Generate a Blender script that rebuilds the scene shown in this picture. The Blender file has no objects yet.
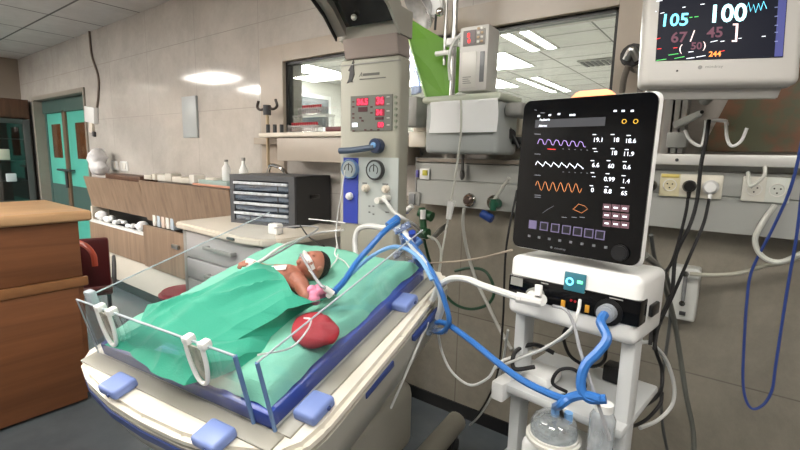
import bpy, bmesh, math, random
from mathutils import Vector as V, Matrix, noise
PI = math.pi
C = bpy.context.scene
col = C.collection
random.seed(7)

# ---------------------------------------------------------------- camera
FP, CH = 450.0, 1.5
ax = -V((-600.0, 82.0, -FP)); ax.normalize()
up = -V((-70.0, -2975.0, -FP)); up.normalize()
ax = (ax - up * ax.dot(up)).normalized()
ay = up.cross(ax)
RW = Matrix((ax, ay, up))                       # camera axes -> world
CAM = V((0, 0, CH))
cd = bpy.data.cameras.new('camera'); cam = bpy.data.objects.new('camera', cd)
col.objects.link(cam)
cd.sensor_width = 36; cd.lens = FP / 800 * 36; cd.clip_start = .02; cd.clip_end = 100
cam.matrix_world = Matrix.Translation(CAM) @ RW.to_4x4()
C.camera = cam

# ---------------------------------------------------------------- world, exposure
w = bpy.data.worlds.new('world'); C.world = w; w.use_nodes = True
w.node_tree.nodes['Background'].inputs[0].default_value = (.75, .82, 1, 1)
w.node_tree.nodes['Background'].inputs[1].default_value = .3
vs = C.view_settings
vs.view_transform = 'Standard'; vs.look = 'None'; vs.gamma = 1; vs.use_curve_mapping = False
vs.exposure = 0.0
LAMP = 24.0          # luminance of the ceiling light panels
LAMP_LEFT = 62.0     # left panels, set stronger than the rest to brighten the left wall
LAMP_FAR = 55.0       # the room behind the window

# ---------------------------------------------------------------- helpers
def lin(c):
    return tuple((x / 255 / 12.92) if x <= 10 else ((x / 255 + .055) / 1.055) ** 2.4 for x in c)

MATS = {}
ORD = 'first second third fourth fifth sixth seventh eighth ninth tenth eleventh twelfth thirteenth fourteenth fifteenth'.split()
def mat(name, rgb, rough=.5, metal=0.0, var=0.0, vscale=6.0, bump=0.0, bscale=40.0, emit=None, es=1.0,
        stretch=None, rgb2=None, coat=0.0, sheen=0.0, sss=0.0, spec=.5):
    if name in MATS: return MATS[name]
    m = bpy.data.materials.new(name); m.use_nodes = True; MATS[name] = m
    nt = m.node_tree; b = nt.nodes['Principled BSDF']; L = nt.links
    c = lin(rgb)
    b.inputs['Base Color'].default_value = (*c, 1); b.inputs['Roughness'].default_value = rough
    b.inputs['Metallic'].default_value = metal; b.inputs['Coat Weight'].default_value = coat
    b.inputs['Coat Roughness'].default_value = .08
    b.inputs['Specular IOR Level'].default_value = spec
    b.inputs['Sheen Weight'].default_value = sheen
    if sss:
        b.inputs['Subsurface Weight'].default_value = sss
        b.inputs['Subsurface Radius'].default_value = (.01, .004, .002)
    if emit:
        b.inputs['Emission Color'].default_value = (*lin(emit), 1); b.inputs['Emission Strength'].default_value = es
    tc = nt.nodes.new('ShaderNodeTexCoord'); mp = nt.nodes.new('ShaderNodeMapping')
    L.new(tc.outputs['Object'], mp.inputs['Vector'])
    if stretch: mp.inputs['Scale'].default_value = stretch
    n = nt.nodes.new('ShaderNodeTexNoise'); n.inputs['Scale'].default_value = vscale
    n.inputs['Detail'].default_value = 5; n.inputs['Roughness'].default_value = .6
    L.new(mp.outputs[0], n.inputs['Vector'])
    if var or rgb2:
        mx = nt.nodes.new('ShaderNodeMix'); mx.data_type = 'RGBA'
        if rgb2: c2 = lin(rgb2)
        else: c2 = tuple(x * (1 - var) for x in c)
        mx.inputs[6].default_value = (*c, 1); mx.inputs[7].default_value = (*c2, 1)
        r = nt.nodes.new('ShaderNodeValToRGB'); r.color_ramp.elements[0].position = .35; r.color_ramp.elements[1].position = .68
        L.new(n.outputs['Fac'], r.inputs[0]); L.new(r.outputs[0], mx.inputs[0]); L.new(mx.outputs[2], b.inputs['Base Color'])
    if bump:
        n2 = nt.nodes.new('ShaderNodeTexNoise'); n2.inputs['Scale'].default_value = bscale; n2.inputs['Detail'].default_value = 4
        L.new(mp.outputs[0], n2.inputs['Vector'])
        bp = nt.nodes.new('ShaderNodeBump'); bp.inputs['Strength'].default_value = bump; bp.inputs['Distance'].default_value = .01
        L.new(n2.outputs['Fac'], bp.inputs['Height']); L.new(bp.outputs[0], b.inputs['Normal'])
    return m

def clear(name, rgb, refl=.06, rough=.03, body=0.0, brgb=(255, 255, 255)):
    if name in MATS: return MATS[name]
    m = bpy.data.materials.new(name); m.use_nodes = True; MATS[name] = m
    nt = m.node_tree; nt.nodes.clear(); N = nt.nodes.new; L = nt.links
    out = N('ShaderNodeOutputMaterial'); tr = N('ShaderNodeBsdfTransparent'); gl = N('ShaderNodeBsdfGlossy')
    df = N('ShaderNodeBsdfDiffuse'); m1 = N('ShaderNodeMixShader'); m2 = N('ShaderNodeMixShader')
    tr.inputs[0].default_value = (*lin(rgb), 1); gl.inputs['Roughness'].default_value = rough
    df.inputs[0].default_value = (*lin(brgb), 1)
    lw = N('ShaderNodeLayerWeight'); lw.inputs[0].default_value = .5
    fr = N('ShaderNodeMath'); fr.operation = 'POWER'; fr.inputs[1].default_value = 4; L.new(lw.outputs['Facing'], fr.inputs[0])
    nn = N('ShaderNodeTexNoise'); nn.inputs['Scale'].default_value = 2.5
    mu = N('ShaderNodeMath'); mu.operation = 'MULTIPLY'; mu.inputs[1].default_value = 2 * body
    L.new(nn.outputs['Fac'], mu.inputs[0])
    ad = N('ShaderNodeMath'); ad.operation = 'ADD'; ad.inputs[1].default_value = refl; ad.use_clamp = True
    L.new(fr.outputs[0], ad.inputs[0])
    L.new(mu.outputs[0], m1.inputs[0]); L.new(tr.outputs[0], m1.inputs[1]); L.new(df.outputs[0], m1.inputs[2])
    L.new(ad.outputs[0], m2.inputs[0]); L.new(m1.outputs[0], m2.inputs[1]); L.new(gl.outputs[0], m2.inputs[2])
    L.new(m2.outputs[0], out.inputs[0])
    return m

def tiled(name, rgb, rgb2, grout, tw, th, rough, gap=.004, vs_=1.3, bump=.25, rot=None, coat=0.0, metalbump=0.0, bdist=.004, dist=(0, 0, 0)):
    m = bpy.data.materials.new(name); m.use_nodes = True; MATS[name] = m
    nt = m.node_tree; b = nt.nodes['Principled BSDF']; N = nt.nodes.new; L = nt.links
    tc = N('ShaderNodeTexCoord'); mp = N('ShaderNodeMapping'); L.new(tc.outputs['Object'], mp.inputs[0])
    mp.inputs['Location'].default_value = dist
    if rot: mp.inputs['Rotation'].default_value = rot
    br = N('ShaderNodeTexBrick'); br.offset = 0; br.squash = 1; br.inputs['Scale'].default_value = 1
    br.inputs['Mortar Size'].default_value = gap; br.inputs['Brick Width'].default_value = tw; br.inputs['Row Height'].default_value = th
    br.inputs['Mortar Smooth'].default_value = .3; br.inputs['Bias'].default_value = 0
    br.inputs['Color1'].default_value = (1, 1, 1, 1); br.inputs['Color2'].default_value = (.93, .93, .93, 1); br.inputs['Mortar'].default_value = (0, 0, 0, 1)
    L.new(mp.outputs[0], br.inputs[0])
    n = N('ShaderNodeTexNoise'); n.inputs['Scale'].default_value = vs_; n.inputs['Detail'].default_value = 9; n.inputs['Roughness'].default_value = .8; n.inputs['Distortion'].default_value = .2
    L.new(tc.outputs['Object'], n.inputs[0])
    r = N('ShaderNodeValToRGB'); r.color_ramp.elements[0].position = .38; r.color_ramp.elements[1].position = .65
    r.color_ramp.elements[0].color = (*lin(rgb), 1); r.color_ramp.elements[1].color = (*lin(rgb2), 1)
    L.new(n.outputs['Fac'], r.inputs[0])
    mu = N('ShaderNodeMix'); mu.data_type = 'RGBA'; mu.blend_type = 'MULTIPLY'; mu.inputs[0].default_value = .35
    L.new(r.outputs[0], mu.inputs[6]); L.new(br.outputs['Color'], mu.inputs[7])
    mx = N('ShaderNodeMix'); mx.data_type = 'RGBA'; mx.inputs[7].default_value = (*lin(grout), 1)
    L.new(br.outputs['Fac'], mx.inputs[0]); L.new(mu.outputs[2], mx.inputs[6]); L.new(mx.outputs[2], b.inputs['Base Color'])
    b.inputs['Roughness'].default_value = rough; b.inputs['Coat Weight'].default_value = coat; b.inputs['Coat Roughness'].default_value = .05
    iv = N('ShaderNodeMath'); iv.operation = 'SUBTRACT'; iv.inputs[0].default_value = 1; L.new(br.outputs['Fac'], iv.inputs[1])
    n3 = N('ShaderNodeTexNoise'); n3.inputs['Scale'].default_value = 2.2; L.new(tc.outputs['Object'], n3.inputs[0])
    am = N('ShaderNodeMath'); am.operation = 'MULTIPLY_ADD'; am.inputs[1].default_value = metalbump; L.new(n3.outputs[0], am.inputs[0]); L.new(iv.outputs[0], am.inputs[2])
    bp = N('ShaderNodeBump'); bp.inputs['Strength'].default_value = bump; bp.inputs['Distance'].default_value = bdist
    L.new(am.outputs[0], bp.inputs['Height']); L.new(bp.outputs[0], b.inputs['Normal'])
    return m

def wood(name, c1, c2, rough=.45, axis='x', sc=3.0):
    m = bpy.data.materials.new(name); m.use_nodes = True; MATS[name] = m
    nt = m.node_tree; b = nt.nodes['Principled BSDF']; N = nt.nodes.new; L = nt.links
    tc = N('ShaderNodeTexCoord'); mp = N('ShaderNodeMapping'); L.new(tc.outputs['Object'], mp.inputs[0])
    k = {'x': (.5, 8, 8), 'y': (8, .5, 8), 'z': (8, 8, .5)}[axis]
    mp.inputs['Scale'].default_value = k
    n = N('ShaderNodeTexNoise'); n.inputs['Scale'].default_value = sc; n.inputs['Detail'].default_value = 8; n.inputs['Roughness'].default_value = .65; n.inputs['Distortion'].default_value = .6
    L.new(mp.outputs[0], n.inputs[0])
    r = N('ShaderNodeValToRGB'); r.color_ramp.elements[0].position = .3; r.color_ramp.elements[1].position = .7
    r.color_ramp.elements[0].color = (*lin(c1), 1); r.color_ramp.elements[1].color = (*lin(c2), 1)
    L.new(n.outputs['Fac'], r.inputs[0]); L.new(r.outputs[0], b.inputs['Base Color']); b.inputs['Roughness'].default_value = rough
    return m

class MB:
    """collects shapes, in world coordinates, into ONE mesh"""
    def __init__(s, M=None): s.bm = bmesh.new(); s.M = M or Matrix()
    def _add(s, bm, M=None):
        bm.transform(s.M @ (M or Matrix()))
        me = bpy.data.meshes.new('t'); bm.to_mesh(me); bm.free(); s.bm.from_mesh(me); bpy.data.meshes.remove(me); return s
    def box(s, a, b, bev=0.0, seg=2, M=None):
        bm = bmesh.new(); bmesh.ops.create_cube(bm, size=1)
        d = [b[i] - a[i] for i in range(3)]; c = [(a[i] + b[i]) / 2 for i in range(3)]
        bm.transform(Matrix.Translation(c) @ Matrix.Diagonal((*[abs(x) for x in d], 1)))
        if bev: bmesh.ops.bevel(bm, geom=bm.edges[:], offset=bev, segments=seg, affect='EDGES', profile=.5, clamp_overlap=True)
        return s._add(bm, M)
    def cyl(s, p0, p1, r0, r1=None, seg=20, bev=0.0, M=None):
        p0, p1 = V(p0), V(p1); r1 = r0 if r1 is None else r1; d = p1 - p0
        bm = bmesh.new(); bmesh.ops.create_cone(bm, cap_ends=True, segments=seg, radius1=r0, radius2=r1, depth=d.length)
        if bev:
            es = [e for e in bm.edges if abs(e.verts[0].co.z - e.verts[1].co.z) < 1e-6]
            bmesh.ops.bevel(bm, geom=es, offset=bev, segments=2, affect='EDGES', clamp_overlap=True)
        bm.transform(Matrix.Translation((p0 + p1) / 2) @ d.to_track_quat('Z', 'Y').to_matrix().to_4x4())
        return s._add(bm, M)
    def sph(s, c, r, sc=(1, 1, 1), seg=16, M=None, R=None):
        bm = bmesh.new(); bmesh.ops.create_uvsphere(bm, u_segments=seg, v_segments=max(6, seg * 2 // 3), radius=r)
        bm.transform(Matrix.Translation(c) @ (R or Matrix()) @ Matrix.Diagonal((*sc, 1))); return s._add(bm, M)
    def lathe(s, prof, M=None, seg=28):
        bm = bmesh.new(); rings = []
        for r, z in prof:
            rings.append([bm.verts.new((r * math.cos(2 * PI * k / seg), r * math.sin(2 * PI * k / seg), z)) for k in range(seg)])
        for a, b in zip(rings, rings[1:]):
            for k in range(seg): bm.faces.new((a[k], a[(k + 1) % seg], b[(k + 1) % seg], b[k]))
        bm.faces.new(rings[0][::-1]); bm.faces.new(rings[-1]); return s._add(bm, M)
    def prism(s, poly, vec, bev=0.0, M=None):
        """closed 3D polygon extruded along vec"""
        bm = bmesh.new(); vec = V(vec)
        a = [bm.verts.new(V(p)) for p in poly]; b = [bm.verts.new(V(p) + vec) for p in poly]
        bm.faces.new(a[::-1]); bm.faces.new(b)
        for i in range(len(a)): bm.faces.new((a[i], a[(i + 1) % len(a)], b[(i + 1) % len(a)], b[i]))
        bmesh.ops.recalc_face_normals(bm, faces=bm.faces[:])
        if bev: bmesh.ops.bevel(bm, geom=bm.edges[:], offset=bev, segments=2, affect='EDGES', clamp_overlap=True)
        return s._add(bm, M)
    def tube(s, pts, r, seg=10, smooth=True, n=8, M=None, closed=False, rr=None):
        pts = [V(p) for p in pts]
        if smooth and len(pts) > 2:
            q = []; P_ = ([pts[-1]] + pts + pts[:2]) if closed else ([2 * pts[0] - pts[1]] + pts + [2 * pts[-1] - pts[-2]])
            for i in range(1, len(P_) - 2):
                a, b, c, d = P_[i - 1:i + 3]
                for k in range(n):
                    t = k / n
                    q.append(.5 * ((2 * b) + (c - a) * t + (2 * a - 5 * b + 4 * c - d) * t * t + (3 * b - a - 3 * c + d) * t ** 3))
            if not closed: q.append(pts[-1])
            pts = q
        bm = bmesh.new(); rings = []; N = len(pts); prev = None
        for i, p in enumerate(pts):
            if closed: t = pts[(i + 1) % N] - pts[i - 1]
            else: t = pts[min(i + 1, N - 1)] - pts[max(i - 1, 0)]
            if t.length < 1e-9: t = V((0, 0, 1))
            t.normalize()
            if prev is None: nrm = t.orthogonal().normalized()
            else: nrm = (prev - t * prev.dot(t)).normalized()
            prev = nrm; bi = t.cross(nrm)
            ra = r if rr is None else rr(i / max(1, N - 1))
            rings.append([bm.verts.new(p + (nrm * math.cos(2 * PI * k / seg) + bi * math.sin(2 * PI * k / seg)) * ra) for k in range(seg)])
        prs = list(zip(rings, rings[1:])) + ([(rings[-1], rings[0])] if closed else [])
        for a, b in prs:
            for k in range(seg): bm.faces.new((a[k], a[(k + 1) % seg], b[(k + 1) % seg], b[k]))
        if not closed: bm.faces.new(rings[0][::-1]); bm.faces.new(rings[-1])
        return s._add(bm, M)
    def grid(s, f, nu, nv, thick=0.0, M=None):
        bm = bmesh.new(); g = [[bm.verts.new(f(i / nu, j / nv)) for j in range(nv + 1)] for i in range(nu + 1)]
        for i in range(nu):
            for j in range(nv): bm.faces.new((g[i][j], g[i + 1][j], g[i + 1][j + 1], g[i][j + 1]))
        bmesh.ops.recalc_face_normals(bm, faces=bm.faces[:])
        if thick: bmesh.ops.solidify(bm, geom=bm.faces[:], thickness=thick)
        return s._add(bm, M)
    def text(s, body, x, z, h, M, align='LEFT', y=-.0008, slant=0.0, depth=.0003, xs=1.0, bold=.0):
        """letters standing on M's local XZ plane, facing -Y; (x, z) is the base line start, h the capital height"""
        cu = bpy.data.curves.new('t', 'FONT'); cu.body = body; cu.size = h / .7; cu.align_x = align; cu.extrude = depth; cu.offset = bold * h; cu.resolution_u = 3
        cu.shear = slant
        o = bpy.data.objects.new('t', cu); col.objects.link(o)
        dg = bpy.context.evaluated_depsgraph_get(); me = bpy.data.meshes.new_from_object(o.evaluated_get(dg))
        me.transform(M @ Matrix.Translation((x, y, z)) @ Matrix.Rotation(PI / 2, 4, 'X') @ Matrix.Diagonal((xs, 1, 1, 1)))
        s.bm.from_mesh(me); bpy.data.objects.remove(o); bpy.data.curves.remove(cu); bpy.data.meshes.remove(me); return s
    def build(s, name, m, parent=None, smooth=True, ang=35, origin=None):
        bm = s.bm; bm.normal_update()
        if parent is None:
            if origin is None:
                xs = [v.co.x for v in bm.verts]; ys = [v.co.y for v in bm.verts]; zs = [v.co.z for v in bm.verts]
                origin = V(((min(xs) + max(xs)) / 2, (min(ys) + max(ys)) / 2, min(zs)))
            off = V(origin)
        else: off = wloc(parent)
        bm.transform(Matrix.Translation(-off))
        me = bpy.data.meshes.new(name); bm.to_mesh(me); bm.free()
        if smooth:
            me.polygons.foreach_set('use_smooth', [True] * len(me.polygons)); me.set_sharp_from_angle(angle=math.radians(ang))
        me.materials.append(m)
        o = bpy.data.objects.new(name, me); col.objects.link(o)
        if parent: o.parent = parent
        else: o.location = off
        return o

def wloc(o):
    v = V((0, 0, 0))
    while o: v = v + o.location; o = o.parent
    return v
def thing(name, loc, label, cat, group=None):
    o = bpy.data.objects.new(name, None); col.objects.link(o); o.location = loc; o.empty_display_size = .1
    return tag(o, label, cat, group)
def tag(o, label, cat, group=None, kind=None):
    o['label'] = label; o['category'] = cat
    if group: o['group'] = group
    if kind: o['kind'] = kind
    return o
def struct(o): o['kind'] = 'structure'; return o
def copy_tree(o, parent=None):
    c = o.copy(); col.objects.link(c); c.parent = parent
    for ch in list(o.children): copy_tree(ch, c)
    return c
def ray(px, py): return RW @ V((px - 400, -(py - 225), -FP))
def P(px, py, Y):                         # the point of the plane y = Y seen there
    d = ray(px, py); return CAM + d * (Y / d.y)
def PZ(px, py, Z): d = ray(px, py); return CAM + d * ((Z - CH) / d.z)
def PX(px, py, X): d = ray(px, py); return CAM + d * (X / d.x)
def uv(M, px, py, y=0.0):                 # a point of the plane y of frame M, as (x, z)
    I = M.inverted(); o = I @ CAM; d = I.to_3x3() @ ray(px, py); t = (y - o.y) / d.y; q = o + d * t
    return q.x, q.z
def Fr(o, yaw=0, lean=0): return Matrix.Translation(o) @ Matrix.Rotation(yaw, 4, 'Z') @ Matrix.Rotation(-lean, 4, 'X')
def cable(name, pts, r, m, label, cat, group=None, seg=8, n=8):
    o = MB().tube(pts, r, seg=seg, n=n).build(name, m); return tag(o, label, cat, group)

# ---------------------------------------------------------------- materials
WALL = tiled('marble_wall_tile', (200, 195, 189), (178, 173, 167), (168, 163, 157), .92, .62, .09, gap=.003, bump=.2, rot=(PI / 2, 0, 0), metalbump=.6, bdist=.002, dist=(.3, 0, .14))
WALLX = tiled('marble_side_tile', (176, 164, 150), (158, 146, 132), (140, 128, 115), .92, .62, .18, gap=.003, rot=(PI / 2, 0, PI / 2))
CEIL = tiled('ceiling_tile', (205, 203, 200), (192, 190, 187), (100, 98, 96), .9, .6, .85, gap=.012, vs_=3, bump=.6, dist=(.5, .1, 0))
FLOOR = mat('vinyl_floor', (96, 104, 110), .25, var=.2, vscale=5, bump=.05, bscale=60)
PLAST = mat('white_plastic', (225, 224, 218), .35, var=.05)
WPLAST = mat('bright_white_plastic', (235, 236, 235), .3, var=.03)
CREAM = mat('cream_plastic', (222, 214, 200), .35, var=.05)
BEIGE = mat('beige_enamel', (168, 167, 154), .4, var=.05, vscale=3)
GREYP = mat('grey_plastic', (150, 150, 146), .45, var=.08)
DGREY = mat('dark_grey_plastic', (62, 63, 66), .45, var=.15)
BLACK = mat('black_plastic', (16, 16, 18), .35, var=.2)
BLKG = mat('black_glass', (7, 8, 11), .12, var=.1, spec=.3)
RUB = mat('rubber_black', (22, 22, 24), .6)
STEEL = mat('steel', (190, 190, 188), .28, 1.0, var=.1)
CHROME = mat('chrome', (205, 203, 200), .12, 1.0)
DCHROME = mat('dark_steel', (105, 103, 100), .22, 1.0, var=.3)
ALU = mat('aluminium_paint', (168, 170, 166), .45, .2, var=.06)
MINT = mat('mint_sheet', (118, 186, 164), .85, var=.08, vscale=5, bump=.2, bscale=300)
GREEN = mat('green_drape', (40, 152, 126), .8, var=.06, vscale=4, bump=.2, bscale=260, sheen=.15)
BLUE = mat('tray_blue', (38, 66, 158), .35, var=.1)
PERI = mat('periwinkle_plastic', (122, 142, 200), .4, var=.06)
NAVY = mat('navy_stripe', (44, 62, 120), .4)
HBLUE = mat('hose_blue', (52, 112, 186), .35, var=.1)
LBLUE = mat('light_blue_tube', (120, 168, 220), .3)
HWHITE = mat('hose_white', (214, 216, 214), .4, var=.05)
TRANS = mat('cloudy_tube', (196, 198, 190), .3, var=.05)
GTUBE = mat('dark_green_hose', (28, 66, 44), .4)
REDC = mat('red_cloth', (168, 44, 56), .85, var=.25, vscale=12, bump=.4, bscale=30)
TEAL = mat('teal_paint', (84, 180, 164), .4, var=.06)
TEALD = mat('dark_teal_paint', (66, 92, 88), .45, var=.1)
COUNT = wood('counter_wood', (134, 86, 54), (104, 64, 40), .4, 'y', 1.6)
COUNTT = wood('counter_top_wood', (206, 168, 126), (176, 138, 100), .35, 'y', 1.6)
LAM = wood('grey_oak_laminate', (158, 134, 112), (122, 100, 82), .45, 'z', 2.2)
DWOOD = wood('dark_wood', (104, 72, 54), (74, 50, 38), .5, 'z', 2)
ACR = clear('clear_acrylic', (250, 252, 254), .015, .03, .01, (200, 215, 235))
ACRE = mat('acrylic_edge', (186, 196, 204), .15, var=.15)
ACRB = mat('acrylic_corner', (104, 136, 182), .15, var=.2)
GLASS = clear('window_glass', (240, 244, 242), .09, .01, .02, (220, 225, 222))
DOME = clear('clear_dome', (232, 236, 238), .12, .05, .3, (225, 232, 236))
PAPER = mat('white_paper', (250, 252, 254), .8, var=.03)

# ---------------------------------------------------------------- room shell
YW, ZC, XL, XR, YF = 2.2, 2.87, -9.25, 2.6, -4.2
wx0, wx1, wz0, wz1 = -2.74, -.50, 1.62, 2.16       # window opening
dx0, dx1, dz1 = -8.62, -6.62, 2.21                  # door opening
struct(MB().box((XL - .1, YF - .1, -.1), (XR + .1, YW + .15, 0)).build('floor', FLOOR, smooth=False))
struct(MB().box((XL - .1, YF - .1, ZC), (XR + .1, YW + .15, ZC + .1)).build('ceiling', CEIL, smooth=False, origin=(0, 0, ZC)))
b = MB()
b.box((XL, YW, 0), (dx0, YW + .15, ZC)); b.box((dx0, YW, dz1), (dx1, YW + .15, ZC)); b.box((dx1, YW, 0), (wx0, YW + .15, ZC))
b.box((wx0, YW, 0), (wx1, YW + .15, wz0)); b.box((wx0, YW, wz1), (wx1, YW + .15, ZC)); b.box((wx1, YW, 0), (XR, YW + .15, ZC))
struct(b.build('wall_back', WALL, smooth=False, origin=(0, YW, 0)))
struct(MB().box((XL - .1, YF, 0), (XL, YW + .15, ZC)).build('wall_left', WALLX, smooth=False, origin=(XL, 0, 0)))
struct(MB().box((XR, YF, 0), (XR + .1, YW + .15, ZC)).build('wall_right', WALLX, smooth=False, origin=(XR, 0, 0)))
struct(MB().box((XL, YF - .1, 0), (XR, YF, ZC)).build('wall_front', WALL, smooth=False, origin=(0, YF, 0)))
DADO = tiled('dark_marble_tile', (148, 142, 130), (126, 121, 110), (112, 107, 98), .92, .62, .14, gap=.003, bump=.2, rot=(PI / 2, 0, 0), metalbump=.6, bdist=.002, dist=(.3, 0, .14))
struct(MB().box((-1.62, YW - .010, .07), (XR, YW + .002, 1.27)).build('trim_1', DADO, smooth=False, origin=(0, YW, 0)))
struct(MB().box((-1.9, YW - .020, 0), (XR, YW, .075)).build('baseboard_back', BLACK))

# window: stone surround, black gasket, pane
FRAME = mat('stone_surround', (176, 164, 150), .3, var=.12, vscale=4)
wf = MB()
for a, c in (((wx0 - .27, YW - .03, 1.0), (wx0, YW, wz1 + .12)), ((wx1, YW - .03, 1.5), (wx1 + .14, YW, wz1 + .12)),
             ((wx0, YW - .03, wz1), (wx1, YW, wz1 + .12)), ((wx0 - .27, YW - .10, wz0 - .05), (wx1 + .1, YW, wz0))):
    wf.box(a, c, .003)
wf = struct(wf.build('window_1', FRAME, smooth=False))
g = MB()
for a, c in (((wx0, YW, wz0), (wx0 + .022, YW + .05, wz1)), ((wx1 - .018, YW, wz0), (wx1, YW + .05, wz1)),
             ((wx0, YW, wz1 - .02), (wx1, YW + .05, wz1)), ((wx0, YW, wz0), (wx1, YW + .05, wz0 + .02))): g.box(a, c)
g.build('window_gasket', BLACK, wf, smooth=False)
MB().box((wx0 + .02, YW + .02, wz0), (wx1 - .02, YW + .026, wz1 - .01)).build('window_pane', GLASS, wf, smooth=False)

# door: recessed double leaf
dr = MB()
dr.box((dx0 - .05, YW - .02, 0), (dx0 + .006, YW + .16, dz1 + .05)); dr.box((dx1 - .006, YW - .02, 0), (dx1 + .03, YW + .15, dz1 + .05)); dr.box((dx0, YW - .02, dz1 - .006), (dx1, YW + .15, dz1 + .05))
dr = struct(dr.build('door_1', mat('grey_jamb', (140, 134, 124), .5, var=.1), smooth=False))
YD = YW + .12
MB().box((dx0, YD - .03, 2.02), (dx1, YD + .02, dz1)).build('door_header', TEALD, dr)
BRN = mat('brown_door_window', (96, 62, 38), .2, var=.3, vscale=3)
mid = -7.75
for a, c, wa, wc in ((dx0 + .07, mid - .05, -8.35, -7.98), (mid + .05, dx1, -7.38, -6.90)):
    lf = MB().box((a, YD, 0.02), (c, YD + .04, 2.02), .004).build('door_leaf', TEAL, dr)
    MB().box((wa, YD - .008, 1.37), (wc, YD + .002, 1.86), .004).build('door_glass', BRN, lf)
    MB().box((a + .02, YD - .006, .62), (c - .02, YD + .001, .98)).build('push_band', TEALD, lf)
MB().box((dx0, YD - .01, 0), (dx0 + .07, YD + .04, 2.02)).build('door_side_panel', TEALD, dr)
MB().box((mid - .055, YD - .03, 0), (mid + .055, YD + .03, 2.05), .004).build('door_mullion', mat('door_mullion_brown', (104, 84, 66), .5, var=.1), dr)
MB().cyl((mid - .3, YD - .06, 1.2), (mid + .22, YD - .06, 1.2), .016).cyl((mid - .28, YD - .06, 1.2), (mid - .28, YD, 1.2), .012).cyl((mid + .2, YD - .06, 1.2), (mid + .2, YD, 1.2), .012).cyl((mid, YD - .05, 1.2), (mid, YD - .05, .95), .018).build('door_handle', DGREY, dr)

# room behind the window
NW = mat('far_room_paint', (214, 212, 204), .5, var=.04)
struct(MB().box((-6.6, YW + .15, -.1), (1.6, 11.1, 0)).build('floor', NW, smooth=False))
struct(MB().box((-6.6, YW + .15, 2.9), (1.6, 11.1, 3.0)).build('ceiling', CEIL, smooth=False, origin=(0, 0, 2.9)))
struct(MB().box((-6.7, YW + .15, 0), (-6.6, 11.1, 3)).build('wall_far_left', NW, smooth=False))
struct(MB().box((1.6, YW + .15, 0), (1.7, 11.1, 3)).build('wall_far_right', NW, smooth=False))
struct(MB().box((-6.6, 11.0, 0), (1.6, 11.1, 3)).build('wall_far_back', NW, smooth=False))

# ---------------------------------------------------------------- ceiling lights
DIFF = mat('lamp_diffuser', (255, 255, 255), .5, emit=(255, 249, 240), es=LAMP)
DIFFF = mat('far_lamp_diffuser', (255, 255, 255), .5, emit=(255, 253, 250), es=LAMP_FAR)
DIFFL = mat('left_lamp_diffuser', (255, 255, 255), .5, emit=(255, 249, 240), es=LAMP_LEFT)
def lamp(x, y, sx, sy, z, m, label, grp=None):
    t = thing('ceiling_light', (x, y, z), label, 'light', grp)
    f = MB()
    for a, c in (((-sx, -sy), (-sx + .03, sy)), ((sx - .03, -sy), (sx, sy)), ((-sx, -sy), (sx, -sy + .03)), ((-sx, sy - .03), (sx, sy))):
        f.box((x + a[0], y + a[1], z - .014), (x + c[0], y + c[1], z - .001))
    f.build('frame', PLAST, t, smooth=False)
    MB().box((x - sx + .03, y - sy + .03, z - .010), (x + sx - .03, y + sy - .03, z - .002)).build('diffuser', m, t, smooth=False)
for x, y, n in ((-8.45, -1.75, 'added unseen ceiling light panel in the far left corner of the room'), (-6.1, -1.3, 'added unseen ceiling light panel halfway along the storage bench'), (-8.0, -.35, 'ceiling light panel nearest the teal double door'), (-5.2, -2.6, 'ceiling light panel over the reception counter side of the room'),  # far left corner and storage bench panels added to brighten the left side
             (-4.3, -1.3, 'ceiling light panel between counter and storage bench'), (-.2, -.7, 'ceiling light panel over the photographer'),
             (1.0, .2, 'ceiling light panel to the right of the ventilator'), (-1.75, .25, 'ceiling light panel right above the infant warmer')):
    lamp(x, y, .55 if x < -7 else .6, .3, ZC, DIFFL if x < -4 else DIFF, n)
for x, y, n in ((-2.31, 5.36, 'left long tube light of the nearest pair seen through the window'), (-2.09, 5.36, 'right long tube light of the nearest pair seen through the window'),
             (-3.30, 8.6, 'left long tube light of the far pair seen through the window'), (-3.02, 8.6, 'right long tube light of the far pair seen through the window')):
    lamp(x, y, .085, .52 if y < 6 else .95, 2.9, DIFFF, n)
lamp(-3.0, 6.25, .34, .55, 2.9, DIFFF, 'square light panel left of the tube pair behind the window')
lamp(-4.1, 8.0, .5, .5, 2.9, DIFFF, 'square light panel deep in the room behind the window')
lamp(-5.9, 5.1, .32, .55, 2.9, DIFFF, 'light panel at the left edge of the window beside the warmer')
t = thing('ceiling_vent', (-1.85, 7.0, 2.9), 'grey slotted air vent in the ceiling behind the window', 'vent')
MB().box((-2.05, 6.75, 2.88), (-1.6, 7.2, 2.899), .003).build('frame', GREYP, t)
for k in range(6): MB().box((-2.02 + k * .07, 6.8, 2.87), (-1.98 + k * .07, 7.15, 2.88)).build('slat', DGREY, t)

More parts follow.
